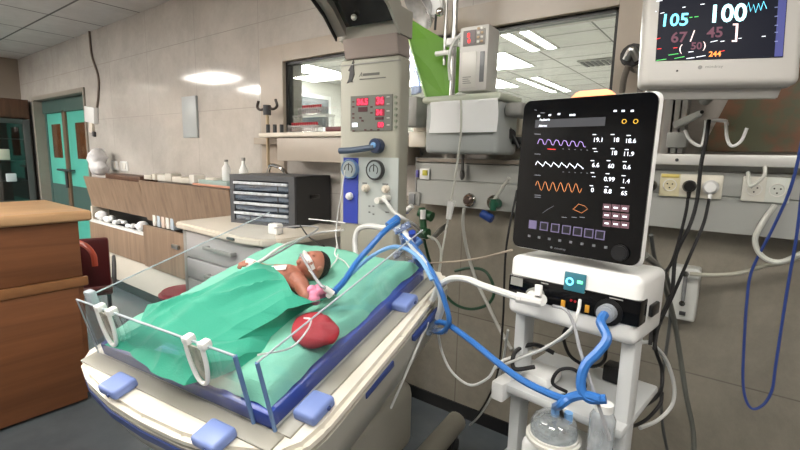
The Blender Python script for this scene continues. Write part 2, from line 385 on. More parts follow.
# ---------------------------------------------------------------- far room contents
t = thing('wall_screen', (-6.58, 5.9, 1.9), 'dark wall screen in the room behind the window, above the tube racks', 'screen')
MB().box((-6.6, 5.25, 1.95), (-6.55, 6.35, 2.62), .01).build('frame', WPLAST, t)
MB().box((-6.56, 5.33, 2.03), (-6.54, 6.27, 2.55)).build('panel', mat('far_dark_panel', (48, 54, 58), .2), t)
t = thing('wall_cabinet', (-6.3, 7.4, 1.2), 'white wall cabinet in the room behind the window', 'cabinet')
MB().box((-6.6, 6.7, 1.4), (-6.2, 8.2, 2.5), .01).build('body', WPLAST, t)
for y in (6.72, 7.47): 
    d_ = MB().box((-6.2, y, 1.42), (-6.18, y + .72, 2.48), .004).build('door', WPLAST, t)
    MB().cyl((-6.17, y + .1, 1.8), (-6.17, y + .1, 2.0), .008).build('handle', STEEL, d_)
t = thing('door_frame_panel', (-3.4, 10.95, 0), 'brown framed panel on the far wall behind the window', 'panel')
MB().box((-4.0, 10.93, .6), (-2.4, 11.0, 2.62), .01).build('frame', mat('maroon_frame', (120, 62, 58), .5), t)
MB().box((-3.9, 10.92, .7), (-2.5, 10.94, 2.52)).build('panel', GREYP, t)

# ---------------------------------------------------------------- left side furniture
# reception counter
t = thing('reception_counter', (-3.4, -.6, 0), 'brown wooden reception counter with pale rounded top at left edge', 'counter')
CX, CYF = -3.0, .95
MB().box((-3.65, -2.0, .05), (CX - .012, CYF - .03, 1.1), .004).build('body', COUNT, t)
MB().box((-3.78, -2.05, 1.095), (CX + .03, CYF + .03, 1.155), .016, 3).build('top', COUNTT, t)
MB().box((CX - .014, -2.0, .715), (CX + .012, CYF - .01, .77), .006).build('ledge', mat('counter_ledge', (150, 104, 66), .4, var=.2), t)
MB().box((CX - .014, -1.99, .02), (CX + .002, CYF - .06, .712), .002).build('lower_panel', COUNT, t)
MB().box((CX - .014, -1.99, .775), (CX + .002, CYF - .035, 1.093), .002).build('upper_panel', COUNT, t)
# glass cabinet in the corner
t = thing('display_cabinet', (-8.8, 1.2, 0), 'dark glass-fronted cabinet standing in the left corner by the doors', 'cabinet')
MB().box((XL + .01, .2, 0), (-8.75, 2.16, 1.93), .004).build('body', mat('cabinet_dark', (38, 40, 42), .4, var=.1), t)
for z in (.7, 1.0, 1.3, 1.62): MB().box((-8.75, .26, z), (-8.73, 2.06, z + .02)).build('shelf', GREYP, t)
MB().box((-8.73, .24, .3), (-8.724, 2.08, 1.88)).build('glass', clear('dark_glass', (120, 130, 132), .1, .03, .05, (90, 100, 100)), t, smooth=False)
fr = MB()
for a, c in (((.2, .25), (.26, 1.93)), ((2.06, .25), (2.14, 1.93)), ((.26, 1.86), (2.06, 1.93)), ((.26, .25), (2.06, .31)), ((1.16, .31), (1.2, 1.86))):
    fr.box((-8.75, a[0], a[1]), (-8.72, c[0], c[1]), .003)
fr.build('door_frame', mat('cabinet_frame_grey', (84, 88, 88), .35, .3), t)
for i, (y, z, h, c) in enumerate(((.6, 1.02, .18, (200, 205, 200)), (1.45, 1.32, .2, (150, 160, 150)), (1.8, 1.0, .12, (190, 200, 205)), (1.75, 1.32, .16, (170, 176, 160)))):
    tag(MB().box((-8.727, y, z), (-8.69, y + .12, z + h), .01).build('supply_box', mat('supply_box_%d' % i, c, .6)),
        ['white supply box behind dark cabinet glass at lower left', 'grey green supply box on the upper shelf of the dark cabinet', 'small pale box low in the dark cabinet near the wall', 'olive grey box on the dark cabinet shelf beside its door frame'][i], 'box')
t = thing('overhead_cabinet', (-8.8, 1.2, 1.96), 'brown wooden cupboard on top of the dark glass cabinet', 'cabinet')
MB().box((XL + .01, .2, 1.94), (-8.75, 2.16, 2.22), .004).build('body', DWOOD, t)
for y in (.22, 1.2): MB().box((-8.75, y, 1.96), (-8.73, y + .94, 2.2), .003).build('door', DWOOD, t)

# long storage cabinet along the back wall
t = thing('storage_cabinet', (-4.5, 2.06, 0), 'long wood-faced storage bench with open bins along the back wall', 'cabinet')
y0 = 1.95
MB().box((-5.75, y0 + .01, 0.0), (-3.05, 2.19, .1), .003).build('plinth', mat('dark_plinth', (40, 46, 46), .4), t)
MB().box((-5.75, y0, .1), (-3.05, 2.19, .42), .003).build('base', mat('white_base', (206, 200, 188), .4, var=.04), t)
MB().box((-5.93, 2.12, .40), (-3.05, 2.19, 1.15)).build('back_panel', BLACK, t)
MB().box((-5.93, y0, 1.16), (-3.05, 2.19, 1.18)).box((-5.93, y0 + .01, .42), (-3.05, 2.19, .44)).build('shelf', DWOOD, t)
MB().prism([(-5.95, y0 + .02, .86), (-5.95, y0 + .04, .86), (-5.95, y0 - .03, 1.205), (-5.95, y0 - .05, 1.205)], (1.4, 0, 0), .004).build('upper_front', LAM, t)
MB().prism([(-4.55, y0 + .01, .84), (-4.55, y0 + .03, .84), (-4.55, y0 - .03, 1.225), (-4.55, y0 - .05, 1.225)], (1.5, 0, 0), .004).build('upper_front', LAM, t)
MB().box((-5.93, y0 - .03, .40), (-4.52, y0 + .0, .69), .004).build('lower_front', LAM, t)
MB().box((-4.52, y0 - .05, .40), (-3.05, y0 - .01, .80), .004).build('lower_front', LAM, t)
MB().box((-5.90, y0 - .035, .69), (-4.52, y0 + .005, .715)).build('bin_edge', WPLAST, t)
MB().box((-3.93, y0 - .075, .66), (-3.82, y0 - .05, .70), .006).build('handle', STEEL, t)
MB().box((-5.95, y0, .42), (-5.90, 2.19, .86)).build('side_panel', CREAM, t)
# things on the bench and in its bins
def lumps(name, c, sz, n, m, label, cat, seed=1, bag=True):
    random.seed(seed); b_ = MB()
    for k in range(n):
        r = min(sz) * random.uniform(.35, .5)
        p = [c[i] + (random.random() - .5) * (sz[i] - 2 * r) if i < 2 else c[2] + r * .8 + random.random() * max(0.001, sz[2] - 2 * r) for i in range(3)]
        b_.sph(p, r, (random.uniform(.8, 1.3), random.uniform(.8, 1.2), random.uniform(.6, 1)), 10, R=Matrix.Rotation(random.random() * 3, 4, 'Z'))
    o = b_.build(name, m)
    rm = o.modifiers.new('r', 'REMESH'); rm.mode = 'VOXEL'; rm.voxel_size = min(sz) / 14; rm.use_smooth_shade = True
    return tag(o, label, cat)
BAG = mat('white_bag', (228, 228, 230), .4, var=.15, vscale=20, bump=.6, bscale=40)
lumps('plastic_bag', (-5.90, 2.04, 1.21), (.28, .17, .34), 34, BAG, 'crumpled white plastic bag on the left end of the storage bench', 'bag', 2)
tag(MB().box((-5.6, 2.0, 1.19), (-4.75, 2.17, 1.245), .004).build('tray', DWOOD), 'dark brown tray lying on the storage bench behind the left front', 'tray')
random.seed(4)
for i in range(9):
    x = -4.62 + i * .14; h = random.uniform(.03, .09); c = random.choice(((222, 216, 204), (206, 200, 190), (230, 226, 218), (196, 184, 170)))
    tag(MB(Fr((x, 2.06, 1.226), random.uniform(-.3, .3))).box((-.06, -.05, 0), (.06, .05, h), .008).build('supply_pack', mat('pack_%d' % (i % 4), c, .7, var=.1)),
        ORD[i] + ' pale supply pack from the left of the row on the storage bench', 'pack', 'pale supply packs on the storage bench')
tag(MB().box((-3.62, 1.98, 1.226), (-3.2, 2.15, 1.275), .01).build('tray', mat('teal_grey_tray', (150, 172, 168), .5)), 'grey green tray on the storage bench left of the drawer organizer', 'tray')
tag(MB().box((-3.68, 1.96, 1.226), (-3.08, 1.975, 1.245), .004).build('strip', mat('peach_strip', (206, 150, 126), .6)), 'peach coloured strip along the front edge of the storage bench', 'strip')
for i, (x, h, c) in enumerate(((-3.36, .17, (206, 206, 200)), (-3.12, .24, (190, 200, 200)))):
    bt = thing('bottle', (x, 2.08, 1.275 if i == 0 else 1.226), ['small white bottle on the grey green tray', 'taller clear bottle left of the drawer organizer'][i], 'bottle')
    z = bt.location.z
    MB().lathe([(.03, z), (.034, z + .01), (.034, z + h * .6), (.015, z + h * .78), (.013, z + h * .9)], Matrix.Translation((x, 2.08, 0))).build('body', WPLAST, bt)
    MB().cyl((x, 2.08, z + h * .9), (x, 2.08, z + h), .016).build('cap', GREYP, bt)
random.seed(9)
for i, (x, z, h, w_) in enumerate(((-5.72, .715, .1, .16), (-5.5, .715, .07, .16), (-5.25, .715, .04, .2), (-4.95, .715, .035, .2), (-4.72, .715, .09, .12))):
    lumps('gauze_pack', (x, 1.98, z), (w_, .12, h + .02), 7, PAPER, ['white gauze pack heaped at the left end of the open bin', 'white gauze pack second from the left in the open bin', 'flat white gauze pack in the middle of the open bin', 'flattest white gauze pack right of the bin middle', 'upright white gauze pack at the right end of the open bin'][i], 'pack', 20 + i)
for i in range(5):
    x = -4.42 + i * .085
    tag(MB(Fr((x, 2.0, .80), 0, 0)).box((0, -.05, 0), (.06, .05, .13 - .01 * (i % 3)), .004).build('folder', mat('folder_%d' % (i % 3), ((224, 222, 216), (180, 194, 206), (214, 196, 184))[i % 3], .6)),
        ORD[i] + ' pale folder from the left filed in the right open bin', 'folder', 'pale folders in the right bin')
# low stool and dark red chair
t = thing('stool', (-3.07, 1.55, 0), 'round pink-red stool seat beside the drawer cart', 'stool')
MB().cyl((-3.08, 1.55, .48), (-3.08, 1.55, .53), .17, bev=.02).build('seat', mat('stool_red', (176, 78, 88), .5, var=.1), t)
MB().cyl((-3.08, 1.55, .06), (-3.08, 1.55, .48), .025).build('post', STEEL, t)
bs = MB()
for k in range(5): bs.tube([(-3.08, 1.55, .08), (-3.08 + .2 * math.cos(k * 1.2566), 1.55 + .2 * math.sin(k * 1.2566), .05)], .014, smooth=False).sph((-3.08 + .2 * math.cos(k * 1.2566), 1.55 + .2 * math.sin(k * 1.2566), .025), .025)
bs.build('base', STEEL, t)
RC = mat('dark_red_vinyl', (92, 30, 32), .4, var=.15)
t = thing('visitor_chair', (-4.02, 1.22, 0), 'dark red chair between the wooden counter and the storage bench', 'chair')
M = Fr((-4.02, 1.22, 0), -1.9)
MB(M).box((-.2, -.2, .40), (.2, .2, .46), .02).build('seat', RC, t)
MB(M @ Fr((0, .19, .46), 0, .12)).box((-.19, -.02, .02), (.19, .03, .40), .02).build('backrest', RC, t)
for x in (-.17, .17):
    for y in (-.17, .17): MB(M).cyl((x, y, 0), (x, y, .41), .014).build('leg', DGREY, t)
MB(M).tube([(-.21, .18, .46), (-.22, .1, .62), (-.22, -.12, .63), (-.21, -.17, .44)], .012).tube([(.21, .18, .46), (.22, .1, .62), (.22, -.12, .63), (.21, -.17, .44)], .012).build('armrest', DGREY, t)
MB().tube([P(80, 243, 1.1), P(86, 246, 1.1), P(91, 251, 1.1), P(94, 257, 1.1), P(95, 266, 1.1)], .018).build('armrest_pad', mat('orange_red', (214, 92, 66), .5), t)

# drawer cart
t = thing('drawer_cart', (-2.4, 1.75, 0), 'cream topped grey drawer cart behind the infant bed', 'cart')
ZT = 1.05
outl = [(-2.90, 1.42), (-2.14, 1.39), (-2.00, 1.42), (-1.93, 1.50), (-1.92, 1.62), (-1.92, 2.06), (-2.95, 2.06), (-2.93, 1.46)]
MB().prism([(x, y, ZT - .04) for x, y in outl], (0, 0, .04), .008).build('top', CREAM, t)
MB().box((-2.82, 1.46, .1), (-1.99, 2.03, ZT - .04), .004).build('body', mat('cart_grey', (176, 174, 172), .45, var=.05), t)
MB().box((-2.86, 1.445, .08), (-2.815, 1.49, ZT - .04), .004).box((-2.01, 1.445, .08), (-1.965, 1.49, ZT - .04), .004).build('corner_post', GREYP, t)
MB().box((-2.26, 1.384, ZT - .027), (-2.19, 1.40, ZT - .013), .003).build('lock', DGREY, t)
zz = [(.835, 1.0), (.70, .825), (.50, .69), (.12, .49)]
for a, c in zz:
    d_ = MB().box((-2.81, 1.44, a), (-2.02, 1.47, c), .005).build('drawer', mat('drawer_grey', (186, 184, 184), .4, var=.04), t)
    zm = c - .07
    MB().box((-2.55, 1.40, zm - .012), (-2.25, 1.415, zm + .012), .005).box((-2.55, 1.41, zm - .01), (-2.53, 1.44, zm + .01)).box((-2.27, 1.41, zm - .01), (-2.25, 1.44, zm + .01)).build('handle', GREYP, d_)
for x in (-2.78, -2.04):
    for y in (1.52, 2.0):
        MB().cyl((x, y - .012, .045), (x, y + .012, .045), .045).cyl((x, y, .05), (x, y, .11), .012).build('caster', DGREY, t)
# parts organizer on it
yo = .24
MO = Fr((-2.655, 1.665, ZT), yo)
t = thing('drawer_organizer', MO.translation.copy(), 'dark grey small-parts organizer with clear drawers on the cream cart top', 'organizer')
OW, OD = .51, .40
OH = 0.315
fr = MB(MO)
fr.box((0, .02, 0), (.03, OD, OH)).box((OW - .03, .02, 0), (OW, OD, OH)).box((0, .02, OH - .03), (OW, OD, OH)).box((0, .02, 0), (OW, OD, .03)).box((.03, OD - .02, .03), (OW - .03, OD, OH - .03))
fr.box((0, 0, 0), (.035, .02, OH)).box((OW - .045, 0, 0), (OW, .02, OH)).box((.035, 0, OH - .035), (OW - .045, .02, OH)).box((.035, 0, 0), (OW - .045, .02, .02))
fr.build('cabinet', mat('organizer_grey', (78, 80, 84), .5, var=.08), t, smooth=False)
MB(MO).box((OW + .0, .02, .0), (OW + .003, OD, OH)).build('side_cover', mat('organizer_side', (44, 45, 48), .5), t)
MB(MO).box((OW + .002, .16, .17), (OW + .012, .26, .195), .004).build('grip_slot', BLACK, t)
DR = clear('drawer_plastic', (170, 184, 200), .1, .12, .35, (160, 176, 196))
LBL = mat('drawer_label', (214, 220, 228), .5, var=.45, vscale=26)
for r in range(4):
    z = .022 + r * .065
    d_ = MB(MO).box((.04, .004, z), (OW - .05, .3, z + .055), .003).build('drawer', DR, t)
    MB(MO).box((.038, -.012, z + .038), (OW - .048, .004, z + .055), .003).build('label_rail', LBL, d_)
    MB(MO).box((.06, .03, z + .004), (OW - .07, .28, z + .032), .004).build('contents', mat('organizer_contents', (120, 132, 146), .7, var=.5, vscale=30), d_)
    MB(MO).box((.04 + (.12 if r == 0 else .34), .0, z), (.046 + (.12 if r == 0 else .34), .004, z + .038)).build('divider', DGREY, d_)
# white tape roll and leads on the cart
tag(MB(Fr((-2.08, 1.58, ZT), .2)).box((-.035, -.025, 0), (.035, .03, .062), .01).build('connector_block', WPLAST), 'small white connector block on the cart corner beside the organizer', 'connector')

# wall items, left part
tag(MB().box((-4.22, YW - .02, 1.63), (-3.97, YW, 2.0), .003).build('wall_plaque', mat('plaque_grey', (184, 190, 192), .4, var=.06)), 'pale grey rectangular plaque on the marble wall', 'plaque')
t = thing('wall_thermostat', (-6.35, YW, 1.83), 'tilted white control box on the wall beside the teal door', 'control box')
M = Fr((-6.37, YW - .03, 1.82), 0) @ Matrix.Rotation(.12, 4, 'Y')
MB(M).box((-.17, -.02, 0), (.13, .03, .19), .01).build('body', WPLAST, t)
MB(M).box((-.1, -.0, -.12), (.0, .03, 0), .006).build('terminal', CREAM, t)
MB(M).box((-.01, -.0, -.16), (.05, .03, -.1), .006).build('plug', DGREY, t)
cable('wall_cable', [(-6.28, YW - .012, ZC), (-6.26, YW - .012, 2.6), (-6.12, YW - .012, 2.35), (-6.15, YW - .012, 2.15), (-6.22, YW - .012, 2.0)], .012, mat('brown_cable', (110, 98, 90), .6), 'brown cable running down the wall to the white control box', 'cable')
for x, l in ((-5.84, 'left white light switch above the storage bench'), (-5.58, 'right white light switch above the storage bench')):
    s_ = thing('light_switch', (x, YW, 1.32), l, 'switch')
    MB().box((x - .09, YW - .014, 1.27), (x + .09, YW, 1.38), .006).build('plate', WPLAST, s_)
    MB().box((x - .05, YW - .022, 1.29), (x + .05, YW - .012, 1.36), .004).build('rocker', PLAST, s_)
MB_ = MB
# IV pole behind the organizer
t = thing('iv_pole', (-2.72, 2.08, 0), 'brass coloured IV pole with dark double hooks behind the organizer', 'pole')
xp, yp, zp = P(267, 108, 2.08)
t.location = (xp, yp, 0)
MB().cyl((xp, yp, .05), (xp, yp, zp), .012).build('pole', mat('brassy_steel', (190, 172, 144), .35, .6), t)
MB().tube([(xp - .1, yp, zp + .055), (xp - .115, yp, zp + .01), (xp - .07, yp, zp - .01), (xp, yp, zp + .005), (xp + .07, yp, zp - .01), (xp + .115, yp, zp + .01), (xp + .1, yp, zp + .055)], .010).build('hook', mat('hook_dark', (46, 34, 30), .4), t)
MB().cyl((xp, yp, zp - .05), (xp, yp, zp + .02), .028).build('collar', DGREY, t)
MB().cyl((xp, yp, .02), (xp, yp, .05), .1, bev=.008).build('base', DGREY, t)
tag(MB().tube([(xp + .02, yp - .02, ZT + .30), (xp + .09, yp - .04, ZT + .37), (xp + .2, yp - .04, ZT + .35), (xp + .25, yp - .02, ZT + .3)], .014).build('basket_handle', CHROME), 'chrome loop handle standing behind the organizer', 'handle')

# sill shelf with sample tube racks
SH = P(250, 127, 2.1)
t = thing('sill_shelf', (-2.55, 2.08, 1.62), 'white ledge below the window carrying sample tube racks', 'shelf')
zs = 1.645
MB().box((-2.78, 1.98, zs - .03), (-1.66, 2.17, zs), .006).build('board', CREAM, t)
MB().box((-2.6, 2.0, zs - .19), (-1.5, 2.16, zs - .032), .006).build('cabinet', mat('ledge_box', (178, 168, 156), .4, var=.06), t)
RCAP = mat('red_cap', (170, 30, 44), .4); TUB = clear('tube_clear', (235, 225, 225), .1, .05, .3, (220, 210, 210))
RK = clear('rack_clear', (246, 246, 246), .04, .05, .15, (235, 235, 235))
def rack(x0, y, z, n, label):
    r_ = thing('tube_rack', (x0 + n * .022 / 2, y, z), label, 'rack')
    MB().box((x0 - .02, y - .03, z), (x0 + n * .022 + .005, y + .03, z + .008), .002).box((x0 - .02, y - .03, z + .035), (x0 + n * .022 + .005, y - .026, z + .05)).box((x0 - .02, y + .026, z + .035), (x0 + n * .022 + .005, y + .03, z + .05)).box((x0 - .02, y - .03, z), (x0 - .014, y + .03, z + .05)).box((x0 + n * .022, y - .03, z), (x0 + n * .022 + .005, y + .03, z + .05)).build('rack', RK, r_)
    for k in range(n):
        x = x0 + k * .022
        s_ = thing('sample_tube', (x, y, z + .009), ORD[k] + (' red capped tube from the left in the raised window rack' if n < 10 else ' red capped tube from the left in the lower window rack'), 'tube', 'red capped sample tubes at the window')
        MB().cyl((x, y, z + .01), (x, y, z + .05), .006, seg=10).build('vial', TUB, s_)
        MB().cyl((x, y, z + .048), (x, y, z + .068), .0075, seg=10).build('cap', RCAP, s_)
rack(-2.50, 2.06, zs, 12, 'clear rack of red capped tubes on the window ledge, lower one')
t = thing('raised_tray', (-2.4, 2.15, zs), 'clear stand lifting the upper tube rack above the ledge', 'stand')
MB().box((-2.58, 2.12, zs + .115), (-2.22, 2.19, zs + .125)).build('deck', RK, t)
for x in (-2.57, -2.24): MB().box((x, 2.12, zs), (x + .01, 2.19, zs + .115)).build('leg', RK, t)
rack(-2.50, 2.155, zs + .125, 9, 'clear rack of red capped tubes raised on a stand, upper one')
tag(MB().box((-2.12, 2.0, zs), (-1.95, 2.08, zs + .03), .008).build('specimen_box', mat('maroon_box', (96, 40, 44), .5)), 'small maroon box on the ledge right of the tube racks', 'box')
for i, x in enumerate((-2.72, -2.67, -2.62)):
    tag(MB().cyl((x, 2.02 + .02 * i, zs), (x, 2.02 + .02 * i, zs + .06), .014).build('vial', DGREY), ORD[i] + ' dark vial from the left on the window ledge', 'vial', 'dark vials on the ledge')

# ---------------------------------------------------------------- bed-head gas and power panel
YP = 2.08
t = thing('bedhead_panel', (0, YP, 1.2), 'long grey bed-head panel with gas outlets and sockets on the back wall', 'panel')
x0, x1 = -1.46, 2.4
MB().prism([(x0, YP, 1.245), (x0, YP, 1.375), (x0, YP + .005, 1.38), (x0, YP - .002, 1.385), (x0, YP - .002, 1.47), (x0, YP + .015, 1.475), (x0, YP + .015, 1.50), (x0, 2.19, 1.50), (x0, 2.19, 1.245)], (x1 - x0, 0, 0)).build('housing', ALU, t, smooth=False)
MB().box((x0 - .012, YP - .004, 1.243), (x0, 2.19, 1.502), .002).build('end_cap', GREYP, t)
MB().box((-1.46, YP - .006, 1.478), (-.3, YP + .01, 1.497)).build('light_strip', mat('brownish_strip', (150, 140, 128), .4), t)
# gas outlets
def outlet(px, py, label, knob=False):
    x, _, z = P(px, py, YP)
    o_ = thing('gas_outlet', (x, YP, z), label, 'gas outlet')
    MY = Matrix.Translation((x, YP, z)) @ Matrix.Rotation(PI / 2, 4, 'X')
    MB().lathe([(.036, 0), (.036, .012), (.030, .018), (.022, .018)], MY).build('ring', CHROME, o_)
    MB().lathe([(.021, .014), (.021, .03), (.014, .036)], MY).build('socket', mat('bronze_socket', (104, 90, 84), .35, .8), o_)
outlet(470, 200, 'round chrome gas outlet at the middle of the panel'); outlet(494, 202, 'round gas outlet behind the green flowmeter plug')
x, _, z = P(415, 199, YP)
t2 = thing('gas_outlet', (x, YP, z), 'square grey covered gas outlet near the warmer column', 'gas outlet')
MB().box((x - .04, YP - .012, z - .035), (x + .04, YP - .002, z + .04), .005).build('plate', GREYP, t2)
MB().box((x - .03, YP - .02, z - .03), (x + .01, YP - .01, z + .03), .004).build('cover', mat('outlet_cover', (120, 122, 124), .4), t2)
x, _, z = P(426, 174, YP)
t2 = thing('power_socket', (x, YP, z), 'small white socket with yellow centre and blue tag near the column', 'socket')
MB().box((x - .035, YP - .014, z - .03), (x + .03, YP - .002, z + .03), .004).build('plate', WPLAST, t2)
MB().box((x - .012, YP - .02, z - .008), (x + .02, YP - .012, z + .022), .003).build('centre', mat('socket_yellow', (198, 190, 70), .4), t2)
MB().box((x - .056, YP - .02, z - .02), (x - .04, YP - .004, z + .02), .003).build('tag', mat('violet_tag', (90, 84, 160), .4), t2)
# hanging black clip
x, _, z = P(462, 168, YP - .03)
tag(MB().box((x - .005, YP - .03, z - .02), (x + .005, YP - .02, z + .07)).sph((x, YP - .025, z - .035), .014, (1, .7, 2)).build('cable_clip', mat('clip_grey', (88, 86, 84), .5)), 'black strap with grey clip hanging over the panel', 'clip')
# upper rail on the right
t = thing('equipment_rail', (0, 2.05, 1.5), 'pale metal equipment rail running above the sockets', 'rail')
MB().box((-.42, 2.02, 1.495), (2.4, 2.05, 1.536), .004).build('bar', mat('rail_white', (206, 206, 202), .35, .3), t)
for x in (-.34, .5, 1.6): MB().box((x, 2.05, 1.50), (x + .04, 2.2, 1.53)).build('bracket', STEEL, t)
x, _, z = P(677, 160, 2.02)
MB().cyl((x, 2.015, z), (x, 2.022, z), .006).build('screw', DGREY, t)
# loose cables in the gap above the sockets
random.seed(3)
for i in range(6):
    xx = -.25 + i * .075
    cable('short_cable', [(xx - .08, 2.13, 1.502 + .004), (xx - .02, 2.10, 1.515 + .008 * random.random()), (xx + .05, 2.09, 1.508), (xx + .1, 2.13, 1.506)], .004 + .001 * (i % 2), [RUB, GREYP][i % 2], ORD[i] + ' short loose cable from the left in the gap over the sockets', 'cable', 'loose cables over the sockets')
# sockets
YS = YP - .002
def socket(px, pz, label, tint=(214, 210, 196), plug=None):
    x, _, z = P(px, pz, YS); z = 1.415
    s_ = thing('power_socket', (x, YS, z), label, 'socket')
    MB().box((x - .036, YS - .012, z - .045), (x + .036, YS + .001, z + .045), .004).build('plate', mat('socket_plate_%d' % tint[2], tint, .4), s_)
    MY = Matrix.Translation((x, YS - .012, z)) @ Matrix.Rotation(PI / 2, 4, 'X')
    MB().lathe([(.024, -.003), (.024, .003), (.021, .003), (.020, -.004)], MY).build('well', PLAST, s_)
    for a in (.5, 2.6, 4.71): MB().cyl((x + .01 * math.cos(a), YS - .0165, z + .01 * math.sin(a)), (x + .01 * math.cos(a), YS - .007, z + .01 * math.sin(a)), .0028, seg=8).build('pin_hole', BLACK, s_)
    return x, z
socket(670, 187, 'cream socket with yellow strip right of the ventilator screen', (212, 204, 170))
x2, z2 = socket(690, 188, 'socket holding the round black plug'); x3, z3 = socket(711, 188, 'socket holding the white plug')
socket(754, 190, 'empty cream socket left of the last one, by the white hook end', (212, 210, 200)); socket(777, 191, 'empty cream socket nearest the right edge of the photo', (206, 210, 202))
x, _, z = P(670, 180, YS - .014)
tag(MB().box((x - .03, YS - .016, 1.445), (x + .03, YS - .012, 1.458), .001).build('label_strip', mat('yellow_label', (214, 196, 110), .5)), 'yellow label strip on top of the cream socket', 'label')
def plug(x, z, m, label, r=.023):
    o_ = thing('power_plug', (x, YS - .014, z), label, 'plug')
    MY = Matrix.Translation((x, YS - .017, z)) @ Matrix.Rotation(PI / 2, 4, 'X')
    MB().lathe([(r * .9, 0), (r, .006), (r, .022), (r * .7, .034)], MY).build('body', m, o_)
    MB().cyl((x, YS - .034, z - .01), (x + .002, YS - .036, z - .045), .009, .006).build('strain_relief', m, o_)
plug(x2, z2, BLACK, 'round black plug in the socket under the white hook'); plug(x3, z3, WPLAST, 'white plug right of the black plug', .026)
xb = P(652, 185, YS).x
plug(xb, 1.41, BLACK, 'black plug half hidden by the ventilator screen')

# white double hook
t = thing('double_hook', P(716, 120, 2.0), 'white bent double hook above the rail', 'hook')
W_ = MB()
q = lambda a, b_: P(a, b_, 2.0)
W_.tube([q(685, 130), q(690, 140), q(700, 146), q(704, 138), q(706, 120)], .0055).tube([q(706, 121), q(716, 120), q(726, 121)], .0065, smooth=False).tube([q(726, 120), q(727, 138), q(732, 146), q(741, 141), q(747, 128)], .0055)
W_.cyl(q(706, 121), q(706, 121) + V((0, .19, 0)), .005).cyl(q(726, 121), q(726, 121) + V((0, .19, 0)), .005)
W_.build('wire', WPLAST, t)
# murky framed panel on the wall behind it
PAT = mat('camouflage_sheet', (118, 84, 62), .45, rgb2=(90, 92, 70), vscale=7)
_r = [n for n in PAT.node_tree.nodes if n.type == 'VALTORGB'][0]
_r.color_ramp.elements[0].position = .44; _r.color_ramp.elements[1].position = .56
pz0, pz1 = P(760, 152, 2.185).z, P(760, 78, 2.185).z
tag(MB().prism([(-.15, 2.18, pz0), (.9, 2.18, pz0), (.9, 2.18, pz1 + .06), (-.05, 2.18, pz1 + .06), (-.08, 2.18, pz0 + .2)], (0, .017, 0), .002).build('wall_poster', PAT), 'brown and green mottled sheet on the wall at the right edge', 'poster')

# vertical support channel with swing arm for the patient monitor
t = thing('monitor_arm', (-.24, 2.1, 1.55), 'grey wall channel and swing arm carrying the patient monitor', 'arm')
xa = P(664, 120, 2.1).x; xc = P(686, 120, 2.1).x
MB().box((xa, 2.1, 1.54), (xa + .025, 2.2, 2.2)).box((xa + .032, 2.11, 1.54), (xa + .05, 2.2, 2.2)).box((xa + .057, 2.1, 1.54), (xc, 2.2, 2.2)).build('channel', STEEL, t, smooth=False)
MB().prism([P(672, 122, 2.04), P(702, 109, 1.9), P(703, 115, 1.9), P(674, 130, 2.04)], (.0, .04, 0), .004).build('arm', ALU, t)
MB().cyl(P(702, 112, 1.885), P(702, 112, 1.90), .006).build('screw', BLACK, t)
MB().box(P(668, 148, 2.1), P(688, 132, 2.03), .006).build('slider', ALU, t)
MB().box(P(668, 96, 1.92), P(735, 88, 1.88), .004).build('cross_bar', STEEL, t)
MB().cyl(P(730, 78, 1.8), P(705, 100, 2.1), .02).build('ball_mount', ALU, t)

# ---------------------------------------------------------------- patient monitor (top right)
MM = Fr((-.095, 1.727, 1.741), .384, .137)
t = thing('patient_monitor', MM.translation.copy(), 'white patient monitor with large vital sign numbers at top right', 'monitor')
MH = .36
hw = .215
MB(MM).box((-hw, 0, -.0), (hw, .07, MH), .022, 4).build('casing', mat('monitor_white', (208, 206, 202), .35, var=.03), t)
MB(MM).prism([(-hw + .03, .01, .03), (hw - .03, .01, .03), (hw - .03, .06, -.03), (-hw + .03, .06, -.03)], (0, .03, .02), .004).build('bottom_cover', mat('monitor_shade', (190, 188, 184), .4), t)
sx0, sz0 = uv(MM, 655, 66); sx1, sz1 = uv(MM, 783, 52)
sz0 = (sz0 + sz1) / 2
MSC = mat('monitor_screen', (10, 12, 22), .35, spec=.08, emit=(14, 18, 34), es=.8)
s_ = MB(MM).box((sx0, -.003, sz0), (sx1, .004, MH - .03)).build('screen', MSC, t, smooth=False)
def glow(name, rgb, es): return mat(name, rgb, .5, emit=rgb, es=es)
GW, GC, GG, GR, GO, GM, GP = glow('glow_white', (240, 245, 255), 1.4), glow('glow_cyan', (120, 225, 250), 1.5), glow('glow_green', (90, 220, 110), .9), glow('glow_red', (240, 50, 50), 1.2), glow('glow_orange', (255, 150, 70), 1.3), glow('glow_mauve', (96, 52, 70), .7), glow('glow_blue', (70, 100, 210), .8)
def rd(M, par, m_, name, *items, **k):
    for it in items: b_ = MB(); put(b_, M, *it, **k); b_.build(name, m_, par)
def put(mb, M, txt, px, py, hpx, **k):
    x, z = uv(M, px, py); x2_, z2_ = uv(M, px, py - hpx); mb.text(txt, x, z, abs(z2_ - z), M, y=-.0045 if M is MM else -.0022, **k)
T = MB(); put(T, MM, '105', 659, 27, 12, bold=.02, slant=.05); T.build('readout', GC, s_)
T = MB(); put(T, MM, '100', 707, 23, 17, bold=.03, xs=.92); T.build('readout', glow('glow_pale_cyan', (190, 250, 255), 1.8), s_)
rd(MM, s_, GM, 'readout', ('67', 670, 43, 10), ('45', 706, 38, 10), ('50', 690, 50, 7), bold=.03)
rd(MM, s_, glow('glow_pinkwhite', (240, 215, 215), 1.2), 'readout_mark', ('/', 689, 42, 11), (']', 731, 38, 14), ('(', 678, 52, 7), (')', 702, 49, 7))
rd(MM, s_, GO, 'readout', ('244', 708, 57, 5), bold=.03)
